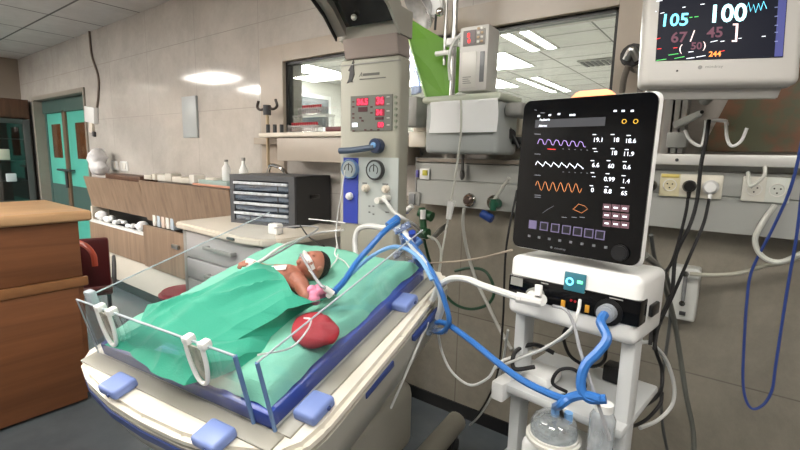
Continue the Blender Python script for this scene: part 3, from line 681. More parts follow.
def dash(M, segs, m, par, name='trace', th=.0012, y=-.0035):
    b_ = MB(M)
    for s0 in segs:
        pts = [uv(M, *p) for p in s0]
        b_.tube([(x, y, z) for x, z in pts], th, seg=4, smooth=False)
    b_.build(name, m, par, smooth=False)
dash(MM, [[(682, 19), (687, 18.5)], [(689, 18), (692, 17.7)], [(694, 17.5), (698, 17)], [(656, 61), (666, 59.5)], [(668, 55.5), (678, 54)], [(674, 59), (684, 57)]], GG, s_)
dash(MM, [[(743, 5), (745, 11), (748, 3), (750, 12), (753, 5), (755, 13), (758, 4), (760, 11), (763, 2), (766, 9)]], GC, s_)
dash(MM, [[(656, 2), (662, 1)], [(660, 14), (664, 13)], [(682, 8), (685, 7.5)], [(700, 5), (704, 4.5)], [(710, 42.5), (717, 41)], [(720, 42), (724, 41.4)], [(738, 39), (741, 38.6)], [(761, 37), (765, 36.6)], [(655, 12), (656, 12)], [(688, 52.5), (693, 52)], [(686, 59), (694, 58)], [(696, 57.5), (705, 56)]], GW, s_)
dash(MM, [[(656, 39.5), (660, 38.5)], [(657, 49.5), (661, 49)], [(673, 48.5), (677, 48)], [(720, 52), (724, 51)]], GR, s_)
sb0, _ = uv(MM, 775, 40)
MB(MM).box((sb0, -.0036, sz0 + .002), (sx1 - .002, -.003, MH - .032)).build('side_bar', glow('bar_blue', (58, 64, 130), .6), s_)
dash(MM, [[(774, y_), (777, y_ - .3)] for y_ in (8, 17, 26, 33, 42)], glow('icon_grey', (130, 140, 180), .8), s_, y=-.004)
T = MB(); x, z = uv(MM, 705, 68); T.text('mindray', x, z, .008, MM, y=-.0006, xs=1.3); xx, zz_ = uv(MM, 700, 68); T.cyl((xx, -.001, zz_ + .002), (xx, .002, zz_ + .002), .006, M=MM); T.build('brand_mark', GREYP, t)
xx, zz_ = uv(MM, 677, 71); MB(MM).cyl((xx, -.002, zz_), (xx, .002, zz_), .003).build('status_lamp', BLACK, t)

# ---------------------------------------------------------------- pump pole cluster (centre)
YQ = 1.82
t = thing('infusion_pump', P(474, 93, YQ), 'white syringe pump with small red display on the steel pole', 'pump')
a, b_ = P(458, 92, YQ), P(489, 23, YQ)
MPu = Fr(((a.x + b_.x) / 2, YQ, a.z), .06)
pw, ph = abs(b_.x - a.x) / 2, b_.z - a.z
MB(MPu).box((-pw, 0, 0), (pw, .12, ph), .008).build('body', mat('pump_white', (206, 204, 200), .4, var=.03), t)
xa_, za_ = uv(MPu, 463, 47); xb_, zb_ = uv(MPu, 486, 28)
MB(MPu).box((xa_, -.004, za_), (xb_, .001, zb_), .002).build('panel', mat('pump_panel', (150, 146, 142), .4, var=.1), t)
xm, _ = uv(MPu, 476, 40)
d_ = MB(MPu).box((xa_ + .003, -.007, za_ + .006), (xm, -.003, zb_ - .002)).build('display', mat('pump_display', (120, 110, 112), .3), t)
T = MB(); xx, zz_ = uv(MPu, 468, 38); T.text('8', xx, zz_, .018, MPu, y=-.0085, bold=.05); T.text('0', xx + .003, zz_ - .024, .018, MPu, y=-.0085, bold=.05); T.build('digit', GR, d_)
for k in range(4):
    for j in range(2): MB(MPu).box((xm + .006 + j * .017, -.008, za_ + .008 + k * .018), (xm + .018 + j * .017, -.003, za_ + .018 + k * .018), .002).build('key', [PLAST, mat('key_tan', (186, 160, 130), .5)][(k + j) % 2], t)
xa_, za_ = uv(MPu, 461, 88); xb_, zb_ = uv(MPu, 477, 51)
MB(MPu).box((xa_, -.004, za_), (xb_, .001, zb_), .003).build('door', mat('pump_door', (214, 212, 206), .4), t)
xa_, za_ = uv(MPu, 479, 82); xb_, zb_ = uv(MPu, 485, 51)
MB(MPu).box((xa_, -.003, za_), (xb_, .001, zb_), .002).build('syringe_slot', mat('slot_grey', (130, 132, 136), .4, var=.2), t)
T = MB()
for k in range(4): xx, zz_ = uv(MPu, 463, 84 - k * 2); T.box((xx, -.0055, zz_), (xx + .04 - .006 * (k % 3), -.004, zz_ + .003), M=MPu)
T.build('print', GREYP, t)

pole = P(454, 40, 1.95)
t = thing('equipment_pole', (pole.x, pole.y, 1.50), 'steel pole rising from the bed-head panel beside the green sheet', 'pole')
MB().cyl((pole.x, 1.95, 1.5), (pole.x, 1.95, 2.6), .014).cyl((pole.x - .05, 1.95, 1.95), (pole.x - .05, 1.95, 2.6), .008).build('tube', STEEL, t)
pl2 = P(452, 46, 1.93)
MB().cyl(pl2, pl2 + V((0, 0, .03)), .03).build("clamp", WPLAST, t)
MB().cyl((pole.x, 1.95, 1.50), (pole.x, 1.95, 1.52), .03).build('foot_clamp', STEEL, t)
a = P(436, 54, 1.92); b_ = P(452, 52, 1.92)
MB().tube([a, b_], .012, smooth=False).build('side_hook', WPLAST, t)
cable('tube_line', [P(461, 34, 1.9), P(454, 42, 1.88), P(450, 52, 1.88), P(449, 66, 1.9), P(450, 80, 1.92)], .007, HWHITE, 'short white tube curling at the pole in front of the green sheet', 'tube')
# green sheet
Yg = 1.98
pg = [P(402, 15, Yg - .1), P(404, 15, Yg - .1), P(440, 37, Yg), P(459, 47, Yg + .04), P(458, 92, Yg + .04), P(446, 99, Yg), P(427, 101, Yg - .06), P(419, 74, Yg - .08), P(409, 40, Yg - .1)]
t = thing('green_folder', P(430, 101, Yg), 'bright green plastic folder standing behind the infusion pump', 'folder')
MB().prism(pg, (0, .008, 0)).build('cover', mat('lime_plastic', (108, 164, 52), .4, var=.12, vscale=4), t, smooth=False)
MB().tube([P(402, 15, Yg - .105), P(409, 40, Yg - .105), P(419, 74, Yg - .085), P(427, 101, Yg - .065)], .004).build('edge', mat('pale_green_edge', (190, 226, 160), .4), t)
tag(MB().prism([P(408, 42, 1.9), P(413, 44, 1.9), P(420, 92, 1.9), P(411, 95, 1.9)], (0, .02, 0), .003).build('plastic_sleeve', clear('sleeve', (190, 205, 235), .15, .1, .3, (200, 215, 240))), 'bluish clear plastic sleeve between column and green folder', 'sleeve')
# suction canister top
cn = P(428, 1, 1.95)
t = thing('lamp_dish', cn, 'white round lamp dish at the top of the photo above the green folder', 'lamp')
MD = Matrix.Translation(cn) @ Matrix.Rotation(2.4, 4, 'X') @ Matrix.Rotation(-.5, 4, 'Y')
MB().lathe([(.02, -.01), (.05, .0), (.085, .03), (.105, .07), (.1, .072), (.07, .045), (.03, .02)], MD).build('dish', clear('frost', (220, 220, 220), .1, .2, .4, (230, 230, 232)), t)
e1 = P(437, 8, 1.93)
MB().cyl(e1, e1 + V((0, -.03, 0)), .045, bev=.006).build('hub', WPLAST, t)
MB().sph(P(440, 12, 1.88), .02).build('knob', CHROME, t)
MB().tube([P(436, 14, 1.9), P(435, 30, 1.92)], .006, smooth=False).build('stem', DGREY, t)
# box with draped paper
Yb = 1.84
t = thing('humidifier_shelf', P(465, 150, Yb), 'grey device box on the wall shelf under the white paper', 'device')
a, b_ = P(424, 153, Yb), P(499, 98, Yb)
MB().box((a.x, Yb, a.z), (b_.x, 2.06, b_.z), .02, 3).build('body', mat('device_grey', (176, 182, 182), .35, var=.04), t)
MB().box((a.x - .01, Yb - .02, b_.z - .005), (b_.x + .015, 2.06, b_.z + .025), .012, 3).build('lid', mat('device_lid', (206, 212, 196), .35), t)
MB().box((b_.x + .005, 1.88, P(510, 116, 1.88).z), (P(522, 116, 1.88).x, 2.06, P(510, 102, 1.88).z), .02, 3).build('side_unit', GREYP, t)
a2, b2 = P(429, 133, Yb - .02), P(498, 103, Yb - .02)
def papf(u, v_):
    x = a2.x + (b2.x - a2.x) * u; 
    if v_ < .78: z = a2.z + (b2.z + .02 - a2.z) * v_ / .78; y = Yb - .022 + .004 * math.sin(u * 9 + v_ * 3)
    else: k = (v_ - .78) / .22; z = b2.z + .028 + .004 * k; y = Yb - .022 + .12 * k
    return V((x + .006 * math.sin(v_ * 4), y, z))
tag(MB().grid(papf, 24, 20, .001).build('paper_towel', PAPER), 'white paper towel draped over the grey device box', 'paper')
c0 = P(404, 141, 1.98)
t = thing('suction_regulator', c0, 'cream stepped box mounted between the column and the paper', 'regulator')
a, b_ = P(408, 147, 1.98), P(426, 119, 1.98)
MB().box((a.x, 1.98, a.z), (b_.x, 2.15, a.z + .08), .008).box((a.x + .02, 1.99, a.z + .08), (b_.x + .03, 2.15, b_.z), .008).build('body', CREAM, t)
a, b_ = P(406, 127, 1.9), P(417, 96, 1.9)
MB().box((a.x, 1.9, a.z), (b_.x, 2.0, b_.z), .01).build('grey_cap', GREYP, t)
MB().sph(P(422, 154, 2.05), .008).build('screw', BLACK, t)
# dark clamp left of the ventilator
a, b_ = P(499, 147, 2.0), P(522, 118, 2.0)
t = thing('pole_clamp', (a + b_) / 2, 'black pole clamp in front of the sill beside the ventilator screen', 'clamp')
MB().box((a.x - .04, 2.0, P(500, 144, 2.0).z), (b_.x + .03, 2.1, P(500, 137, 2.0).z), .004).build('jaw', BLACK, t)
MB().tube([P(503, 117, 1.98), P(511, 131, 1.98), P(519, 148, 1.98)], .008, smooth=False).cyl(P(511, 134, 1.97), P(511, 134, 2.02), .022).cyl(P(504, 140, 1.97), P(505, 130, 1.97), .012).build('lever', BLACK, t)
tag(MB().box(P(497, 146, 2.11), P(524, 112, 2.16), .004).build('junction_box', CREAM), 'cream box behind the black pole clamp', 'box')
# IV drip line hanging
t = thing('drip_line', P(450, 205, 1.78), 'clear drip line with white roller clamp hanging before the panel', 'drip line')
MB().tube([P(461, 100, 1.80), P(461, 130, 1.79), P(457, 165, 1.79), P(451, 201, 1.78)], .005, seg=8).tube([P(448, 219, 1.78), P(445, 235, 1.76), P(441, 258, 1.7), P(437, 280, 1.66)], .0045, seg=8).build('tube', TRANS, t)
MB().tube([P(451.5, 201, 1.78), P(448.5, 219, 1.78)], .018, smooth=False, rr=lambda s: .019 - .006 * s).build('roller_clamp', WPLAST, t)
# green flowmeter plug with blue knob and valve cluster
c = P(494, 204, 2.02)
t = thing('flowmeter', c, 'green flowmeter with blue knob plugged in the panel', 'flowmeter')
MB().cyl(c + V((0, .04, 0)), c, .024).cyl(c + V((0, -.01, -.03)), c + V((0, -.01, .025)), .016).sph(c, .024).build('body', mat('flow_green', (24, 84, 62), .35), t)
kb = P(487, 216, 2.0)
MB().cyl(kb + V((-.03, 0, .012)), kb + V((.03, 0, -.014)), .022, seg=12, bev=.004).build('knob', mat('knob_blue', (34, 64, 132), .35), t)
MB().tube([c + V((0, 0, .02)), P(509, 178, 1.98)], .009, smooth=False).build('stem', TRANS, t)
c = P(424, 219, 1.9)
t = thing('valve_manifold', c, 'dark green gas valve cluster near the warmer column', 'valve')
gv = mat('valve_green', (24, 78, 44), .35)
MB().cyl(P(420, 212, 1.9), P(432, 217, 1.9), .026, seg=14).cyl(P(422, 208, 1.9), P(424, 238, 1.88), .018).cyl(P(420, 232, 1.88), P(428, 234, 1.88), .028, seg=14).build('body', gv, t)
MB().cyl(P(423, 210, 1.87), P(423, 219, 1.87), .014).cyl(P(406, 211, 1.87), P(412, 206, 1.87), .014).build('fitting', WPLAST, t)
MB().box(P(404, 214, 1.9), P(409, 207, 1.93), .004).build('tag', mat('tag_blue', (50, 70, 160), .4), t)
c0 = P(424, 240, 1.88); MB().cyl((c0.x, 1.96, c0.z), (c0.x, 2.09, c0.z + .05), .014).build('bracket', STEEL, t)
# wall flow regulator box lower right
a, b_ = P(664, 317, 2.12), P(701, 270, 2.12)
t = thing('vacuum_regulator', P(683, 317, 2.12), 'white wall box with clear gauge below the grey panel', 'gauge box')
MB().box((a.x, 2.12, a.z), (b_.x, 2.2, b_.z), .01, 3).build('body', mat('regulator_white', (204, 206, 202), .4, var=.04), t)
a2, b2 = P(680, 305, 2.11), P(688, 274, 2.11)
MB().box((a2.x, 2.105, a2.z), (b2.x, 2.13, b2.z), .006).build('gauge_tube', mat('gauge_clear', (150, 152, 154), .15, .3, var=.3, vscale=30), t)
MB().cyl((.5 * (a2.x + b2.x), 2.1, a2.z + .01), (.5 * (a2.x + b2.x), 2.12, a2.z + .01), .011).cyl((.5 * (a2.x + b2.x), 2.1, b2.z), (.5 * (a2.x + b2.x), 2.12, b2.z), .011).build('fitting', CHROME, t)
a3 = P(682, 313, 2.115); MB().box((a3.x - .01, 2.11, a3.z - .008), (a3.x + .012, 2.122, a3.z + .006)).build('switch', DGREY, t)
# clamp at upper right of the window
c = P(632, 55, 2.0)
t = thing('rail_clamp', c, 'dark clamp with grey strap on the wall between window and monitor', 'clamp')
MB().cyl(c + V((-.0, 0, 0)), c + V((0, .16, 0)), .045, seg=14, bev=.006).build('grip', mat('clamp_dark', (42, 40, 40), .45), t)
MB().tube([P(626, 60, 1.98), P(632, 50, 1.97), P(638, 60, 1.98)], .014).build('clasp', STEEL, t)
MB().tube([P(628, 66, 2.0), P(624, 78, 2.02), P(622, 92, 2.05)], .012).tube([P(636, 66, 2.0), P(641, 76, 2.02), P(640, 92, 2.05)], .012).build('strap', mat('strap_grey', (120, 112, 104), .6), t)

# ---------------------------------------------------------------- ventilator on its cart
YV = -.11
MVb = Fr((-.318, 1.115, 1.083), YV, .04)
VW = .166
root = thing('ventilator', (-.31, 1.28, 0), 'white ventilator on cart with tall black touch screen', 'ventilator')
MB(MVb).box((-VW, .0, .0), (VW, .21, .163), .02, 4).build('casing', WPLAST, root)
xa_, za_ = uv(MVb, 508, 300); xb_, zb_ = uv(MVb, 512, 274)
MB(MVb).box((-VW + .003, -.004, .050), (VW + .002, .05, .110), .004).build('port_panel', BLKG, root)
# status display
xa_, za_ = uv(MVb, 564, 289); xb_, zb_ = uv(MVb, 587, 275)
sd = MB(MVb).box((xa_, -.006, za_), (xb_, .001, zb_), .002).build('status_display', glow('status_teal', (40, 96, 110), .5), root)
xx, zz_ = uv(MVb, 571, 281); MB(MVb).tube([(xx + .008 * math.cos(k * .7854), -.008, zz_ + .008 * math.sin(k * .7854)) for k in range(8)], .002, closed=True).build('ring_icon', GC, sd)
xx, zz_ = uv(MVb, 581, 282); MB(MVb).box((xx - .007, -.008, zz_ - .004), (xx + .007, -.005, zz_ + .004), .002).build('lamp_icon', glow('glow_mint', (110, 240, 170), 1.2), sd)
# ports
xx, zz_ = uv(MVb, 538, 294)
MB(MVb).cyl((xx, .0, zz_), (xx, -.03, zz_), .02).build('inlet_port', GREYP, root)
xp2, zp2 = uv(MVb, 609, 312)
MB(MVb).cyl((xp2, .0, zp2), (xp2, -.03, zp2), .021, bev=.004).build('outlet_port', mat('port_grey', (150, 156, 164), .35), root)
MB(MVb).cyl((xp2, -.002, zp2), (xp2, -.006, zp2), .032).build('port_ring', BLACK, root)
MB(MVb).box((-VW + .010, -.006, .082), (-VW + .045, -.003, .104)).build('sensor_label', GREYP, root)
am_ = MB(MVb)
for a_, c_ in ((564, 303), (588, 308)):
    xx, zz_ = uv(MVb, a_, c_); am_.box((xx - .005, -.008, zz_ - .01), (xx + .005, .0, zz_ + .008), .001)
am_.build('amber_mark', mat('amber_mark', (206, 150, 50), .4), root)
for xq in (572, 576, 580):
    xx, zz_ = uv(MVb, xq, 300 + (xq - 572) * .25); MB(MVb).cyl((xx, -.007, zz_), (xx, -.002, zz_), .003, seg=8).build('port_dot', RCAP, root)
T = MB()
for xq, w_ in ((-.07, .02), (.0, .016), (.03, .014), (.1, .03)): T.box((xq, -.0048, .103), (xq + w_, -.0042, .106), M=MVb)
T.build('port_caption', GREYP, root)
MB(MVb).box((VW, .07, .06), (VW + .010, .13, .09), .004).build('side_socket', BLACK, root)
# neck and screen
MS = Fr((-.323, 1.126, 1.265), YV - .01, .047)
SW, SH_ = .163, .391
MB(MVb).box((-.05, .13, .15), (.05, .19, .30), .006).build('neck', DGREY, root)
MB(MS).box((-SW, .0, 0), (SW, .035, SH_), .022, 4).build('screen_casing', WPLAST, root)
sb = MB(MS)
rr_ = .02; pts = []
for cx_, cz_, a0 in ((SW - .024, SH_ - .024, 0), (-SW + .024, SH_ - .024, 90), (-SW + .024, .024, 180), (SW - .024, .024, 270)):
    for k in range(6): an = math.radians(a0 + k * 18); pts.append((cx_ + rr_ * math.cos(an), .006, cz_ + rr_ * math.sin(an)))
sb.prism(pts, (0, -.0075, 0)); scr = sb.build('screen', BLKG, root, smooth=False)
# alarm light on top
xa_, za_ = uv(MS, 568, 95); xb_, _ = uv(MS, 616, 92)
MB(MS).prism([(xa_, .004, SH_ - .006), (xb_, .004, SH_ - .006), (xb_ - .02, .004, SH_ + .012), (xa_ + .02, .004, SH_ + .012)], (0, .022, 0), .004).build('alarm_light', mat('alarm_amber', (250, 190, 150), .4, emit=(255, 150, 90), es=1.1), root)
# dial
xx, zz_ = uv(MS, 627, 258); zz_ = .03
MB(MS).cyl((SW - .045, -.001, zz_), (SW - .045, -.012, zz_), .019, bev=.003).build('dial', mat('dial_black', (24, 25, 28), .3), root)
T = MB()
xx, zz_ = uv(MS, 572, 254); T.text('mindray', -.04, .014, .005, MS, y=-.0022, xs=1.3); T.cyl((-.048, -.002, .0165), (-.048, -.0005, .0165), .003, M=MS)
for k in range(8): T.box((-.115 + k * .028, -.0024, .034), (-.108 + k * .028, -.0016, .040), M=MS)
T.build('bezel_print', mat('bezel_print', (110, 112, 118), .4), root)
G1, G2 = glow('glow_violet', (180, 150, 220), .9), glow('glow_tan', (196, 124, 72), .8)
# wave traces
def wave(x0_, y0_, x1_, y1_, n_, h, kind):
    o_ = []
    for k in range(n_ * 8 + 1):
        f = k / (n_ * 8); ph_ = (k % 8) / 8
        if kind == 'sq': a_ = [0, .6, 1, 1, .95, .8, .1, 0][k % 8]
        elif kind == 'saw': a_ = [.2, .7, 1, .75, .6, .45, .35, 0][k % 8]
        else: a_ = .5 + .5 * math.sin(ph_ * 2 * PI)
        o_.append((x0_ + (x1_ - x0_) * f, y0_ + (y1_ - y0_) * f - a_ * h))
    return o_
dash(MS, [wave(538, 144, 586, 147, 6, 5, 'sq')], G1, scr, 'waveform', .0007, -.0022)
dash(MS, [wave(536, 166, 584, 169, 6, 5, 'saw')], GW, scr, 'waveform', .0008, -.0022)
dash(MS, [wave(536, 190, 582, 193, 6, 9, 'sin')], G2, scr, 'waveform', .0008, -.0022)
dash(MS, [[(575, 208), (579, 204), (585, 206), (588, 209), (582, 213), (575, 210), (573, 209), (575, 208)]], G2, scr, 'loop_trace', .0006, -.0022)
dash(MS, [[(543, 213), (547, 210), (554, 206)]], glow('glow_dim', (120, 124, 130), .6), scr, 'loop_trace', .0005, -.0022)
dash(MS, [[(548, 149), (556, 149.5)]], GR, scr, 'alarm_trace', .001, -.0022)
tk = []
for y_, n_ in ((149, 5), (172, 5)): tk += [[(563 + k * 6, y_ + .3 * k), (564 + k * 6, y_ + .3 * k)] for k in range(n_)]
for y_ in (134, 154, 175, 195, 197): tk.append([(535, y_), (541, y_ + .3)])
for x_ in (562, 572, 580): tk.append([(x_, 217), (x_ + 5, 217.5)])
tk += [[(535, 110), (537, 110.3)], [(541, 113), (545, 113)]]
dash(MS, tk, glow('glow_grey', (150, 154, 164), .8), scr, 'caption', .0006, -.0022)
for s1, px, py, h in (('19.1', 593, 142, 5), ('18', 613, 142, 5), ('18.6', 625, 143, 5), ('--', 594, 153, 5), ('18', 611, 155, 5), ('11.9', 623, 156, 5),
                    ('6.6', 592, 167, 5), ('60', 608, 168, 5), ('0.6', 623, 169, 5), ('--', 592, 178, 5), ('0.99', 604, 181, 5), ('1.4', 622, 183, 5),
                    ('0', 591, 192, 5), ('8.8', 604, 193, 5), ('65', 621, 195, 5)):
    rd(MS, scr, GW, 'readout', (s1, px, py, h * .86))
T = MB()
for px, py in ((593, 135), (611, 135), (627, 136), (593, 149), (611, 149), (625, 150), (591, 161), (607, 161), (623, 162), (591, 173), (606, 174), (622, 176), (590, 186), (605, 187), (621, 188)):
    x, z = uv(MS, px, py); T.box((x, -.0022, z), (x + .008, -.0016, z + .0016), M=MS)
T.build('readout_caption', GW, scr)
bar = MB(MS)
x0_, z0_ = uv(MS, 535, 128); x1_, z1_ = uv(MS, 606, 117)
bar.box((x0_, -.0018, z0_), (x1_, -.0014, z1_)).build('patient_bar', glow('bar_grey', (48, 50, 56), .5), scr)
T = MB(); put(T, MS, 'Pediatric', 540, 121, 2.2); put(T, MS, 'Alarms', 539, 127, 2.2); T.build('bar_text', GW, scr)
hb = MB(MS)
for px, py in ((538, 117), (549, 116), (558, 115), (570, 116), (573, 116), (614, 112), (622, 112), (631, 112)):
    x, z = uv(MS, px, py); hb.box((x, -.0022, z), (x + .006, -.0016, z + .004))
hb.build('status_icon', GW, scr)
yb = MB(MS)
for px in (624.5, 636):
    x, z = uv(MS, px, 121.5); yb.tube([(x + .0045 * math.cos(k * .7854), -.0022, z + .0045 * math.sin(k * .7854)) for k in range(8)], .0007, closed=True, n=2, seg=4)
yb.build('alert_ring', glow('glow_amber', (230, 180, 60), 1.0), scr)
# soft keys
btn = glow('button_violet', (96, 88, 118), .7); btd = glow('button_dark', (18, 16, 26), .3)
for k in range(7):
    x, z = uv(MS, 533 + k * 11.2, 224.5 + k * 1.75)
    bb = MB(MS).box((x - .011, -.0018, z - .011), (x + .011, -.0012, z + .011)).build('soft_key', btn, scr)
    MB(MS).box((x - .0085, -.0022, z - .0085), (x + .0085, -.0017, z + .0085)).box((x - .004, -.0028, z - .003), (x + .004, -.0021, z + .003)).build('key_icon', btd if k else btn, bb)
for r in range(3):
    for k in range(3):
        x, z = uv(MS, 607 + k * 9, 207 + r * 8.2 + k * .8)
        MB(MS).box((x - .009, -.0018, z - .0075), (x + .009, -.0012, z + .0075)).box((x - .003, -.0026, z - .002), (x + .003, -.0017, z + .002)).build('menu_key', glow('menu_pink', (92, 66, 74), .5), scr)
        MB(MS).box((x - .0045, -.003, z - .0015), (x + .0045, -.0024, z + .0018)).build('menu_icon', GW, scr)
# cart frame
MC_ = Fr((-.318, 1.115, 0), YV)
CG = mat('cart_white', (200, 203, 204), .4, var=.04)
for x in (-.160, .122):
    MB(MC_).box((x, .04, .12), (x + .034, .10, 1.09), .008).build('front_post', CG, root)
MB(MC_).box((-.175, .0, .85), (.157, .31, .875), .008).build('shelf', CG, root)
MB(MC_).box((-.188, -.02, .825), (-.15, .06, .88), .006).build('shelf_bracket', WPLAST, root)
MB(MC_).box((-.19, -.01, .08), (.19, .36, .13), .012).build('base', CG, root)
for x in (-.17, .17):
    for y in (.02, .33): MB(MC_).cyl((x - .012, y, .045), (x + .012, y, .045), .045).cyl((x, y, .05), (x, y, .09), .012).build('caster', DGREY, root)
MB(MC_).box((-.17, .0, .62), (.16, .31, .645), .006).build('lower_shelf', CG, root)
# humidifier
def MCp(px, py, y): x, z = uv(MC_, px, py, y); return V((x, y, z))
hc = MCp(554, 428, -.04)
MHm = MC_ @ Matrix.Translation(hc) @ Matrix.Scale(.86, 4)
t = thing('humidifier', MHm.translation + V((0, 0, -.19)), 'white humidifier with clear dome chamber hanging on the ventilator cart', 'humidifier')
MB(MHm).box((-.075, -.06, -.19), (.075, .05, -.035), .02, 3).build('base', WPLAST, t)
MB(MHm).cyl((0, 0, -.04), (0, 0, -.015), .078, bev=.008, seg=32).build('heater_plate', PLAST, t)
MB(MHm).lathe([(.066, -.014), (.066, .012), (.058, .03), (.040, .042), (.015, .047)]).build('chamber', DOME, t)
MB(MHm).cyl((.0, 0, .04), (.0, 0, .07), .012).cyl((.035, .01, .03), (.035, .01, .06), .012).build('chamber_port', LBLUE, t)
MB(MHm).box((-.03, -.064, -.10), (.03, -.058, -.065), .003).build('display', LBLUE, t)
for k in range(3): MB(MHm).cyl((-.02 + .02 * k, -.063, -.125), (-.02 + .02 * k, -.058, -.125), .006).build('key', GREYP, t)
# bottle and adapter on the cart
hb_ = MCp(603, 415, -.03); MBt = MC_ @ Matrix.Translation(hb_)
t = thing('water_bottle', MBt.translation + V((0, 0, -.1)), 'white capped water bottle beside the humidifier', 'bottle')
MB(MBt).lathe([(.024, -.12), (.029, -.11), (.029, -.005), (.02, .012)]).build('body', clear('bottle_frost', (230, 234, 238), .1, .15, .35, (230, 236, 240)), t)
MB(MBt).cyl((0, 0, .012), (0, 0, .03), .021, seg=12).build('cap', WPLAST, t)
tag(MB(MC_ @ Matrix.Translation((-.09, .09, .876))).box((-.06, -.05, 0), (.04, .05, .035), .012).build('power_adapter', WPLAST), 'white adapter box lying on the cart shelf under the black cable loop', 'adapter')
tag(MB(MC_ @ Matrix.Translation((.08, .25, .876))).box((-.05, -.03, 0), (.03, .02, .05), .006).build('battery_box', BLACK), 'black box standing at the back of the cart shelf', 'box')

# ---------------------------------------------------------------- infant warmer
ya, pi_ = .117, .251
MBd = Matrix.Translation((-1.035, .479, .971)) @ Matrix.Rotation(ya, 4, 'Z') @ Matrix.Rotation(pi_, 4, 'X')
BI = MBd.inverted()
def BQ(px, py, z):      # point of the bed plane at height z, bed coordinates
    o = BI @ CAM; d = BI.to_3x3() @ ray(px, py); return o + d * ((z - o.z) / d.z)
warm = thing('infant_warmer', (-1.12, .9, 0), 'infant warmer bed with blue-edged tray, clear side panels and control column', 'infant bed')
IV_ = mat('warmer_ivory', (226, 221, 208), .35, var=.04)
SK = mat('warmer_grey', (176, 174, 164), .45, var=.05)
oc = [(-.41, .03), (-.405, -.01), (-.37, -.045), (-.28, -.075), (-.14, -.095), (0, -.10), (.14, -.095), (.28, -.075), (.38, -.04), (.41, .0), (.42, .06), (.41, .4), (.39, .72), (.36, .76), (-.36, .76), (-.39, .72), (-.41, .4)]
MB(MBd).prism([(x, y, -.07) for x, y in oc], (0, 0, .035), .012).build('platform', IV_, warm, ang=60)
sk = MB(MBd); bm = bmesh.new()
lv = [(1.0, -.068), (.985, -.12), (.93, -.20), (.80, -.235)]
rings = [[bm.verts.new((x * s, .33 + (y - .33) * s, z)) for x, y in oc] for s, z in lv]
for a_, b2_ in zip(rings, rings[1:]):
    for k in range(len(oc)): bm.faces.new((a_[k], a_[(k + 1) % len(oc)], b2_[(k + 1) % len(oc)], b2_[k]))
bm.faces.new(rings[0]); bm.faces.new(rings[-1][::-1]); bmesh.ops.recalc_face_normals(bm, faces=bm.faces[:])
sk._add(bm); sk.build('under_tray', SK, warm, ang=50)
# navy bumper strips round the edge
def band(i0, i1, z0_, z1_, off=.004):
    b3 = MB(MBd); pts = oc[i0:i1 + 1]
    poly = []
    for x, y in pts:
        l = math.hypot(x, y - .33); poly.append((x * (1 + off / l * 1), .33 + (y - .33) * (1 + off / l)))
    for (x, y), (x2_, y2_) in zip(poly, poly[1:]):
        b3.prism([(x, y, z0_), (x2_, y2_, z0_), (x2_, y2_, z1_), (x, y, z1_)], (-x * .01, -(y - .33) * .01, 0))
    return b3
band(2, 7, -.098, -.078, .003).build('bumper_strip', NAVY, warm)
for a_, c_ in ((.20, .33), (.44, .60)):
    MB(MBd).box((.405, a_, -.088), (.417, c_, -.070), .003).build('bumper_strip', NAVY, warm)
T = MB()
# tray and mattress
TX, TY = .325, .687
tr = MB(MBd)
for a_, c_ in (((-TX, 0), (TX, .028)), ((-TX, TY - .028), (TX, TY)), ((-TX, .02), (-TX + .028, TY - .02)), ((TX - .028, .02), (TX, TY - .02))): tr.box((a_[0], a_[1], -.034), (c_[0], c_[1], .006), .006)
tr.box((-TX + .01, .01, -.034), (TX - .01, TY - .01, -.02)); tray = tr.build('mattress_tray', BLUE, warm)
MB(MBd).box((-TX + .03, .03, -.018), (TX - .03, TY - .03, .022), .01).build('mattress', mat('mattress_grey', (170, 180, 182), .7), warm)
MB(MBd).box((-.36, -.045, -.036), (.36, -.0, -.030), .002).box((.33, .0, -.036), (.375, .7, -.030), .002).build('rail_groove', mat('groove_grey', (150, 148, 138), .4), warm)
# clips
for px, py in ((118, 385), (214, 436), (314, 407), (404, 302)):
    q = BQ(px, py, -.02); rz = 0 if py in (385, 436) else PI / 2
    M = MBd @ Matrix.Translation((q.x, q.y, -.034)) @ Matrix.Rotation(rz, 4, 'Z')
    cl = MB(M).box((-.037, -.03, 0), (.037, .03, .026), .008, 3).build('panel_clip', PERI, warm)
    MB(M).cyl((.012, -.03, .012), (.012, -.033, .012), .005).build('clip_button', NAVY, cl)
# clear panels
pz0_, pz1_ = -.03, .140
fp = MB(MBd).box((-.345, -.006, pz0_), (.275, 0, pz1_)).build('foot_panel', ACR, warm, smooth=False)
MB(MBd).tube([(-.345, -.003, pz1_), (.275, -.003, pz1_)], .0028, smooth=False).tube([(-.345, -.003, pz1_), (-.345, -.003, pz0_)], .0022, smooth=False).build('panel_edge', ACRE, fp)
MB(MBd).tube([(.275, -.003, pz1_), (.275, -.003, pz0_)], .005, smooth=False).build('panel_edge', ACRB, fp)
sp = MB(MBd).box((.331, .0, pz0_), (.337, TY, pz1_)).build('side_panel', ACR, warm, smooth=False)
MB(MBd).tube([(.334, 0, pz0_), (.334, 0, pz1_)], .0045, smooth=False).build('panel_edge', ACRB, sp)
MB(MBd).tube([(.334, 0, pz1_), (.334, TY, pz1_)], .0022, smooth=False).build('panel_edge', ACRE, sp)
sp = MB(MBd).box((-.335, .02, pz0_), (-.329, TY, pz1_)).build('side_panel', ACR, warm, smooth=False)
MB(MBd).tube([(-.332, .02, pz0_), (-.332, .02, pz1_), (-.332, TY, pz1_ )], .0022, smooth=False).build('panel_edge', ACRE, sp)
MB(MBd).box((-.33, .01, .10), (-.30, .03, .16), .004).build('corner_latch', ACRE, warm)
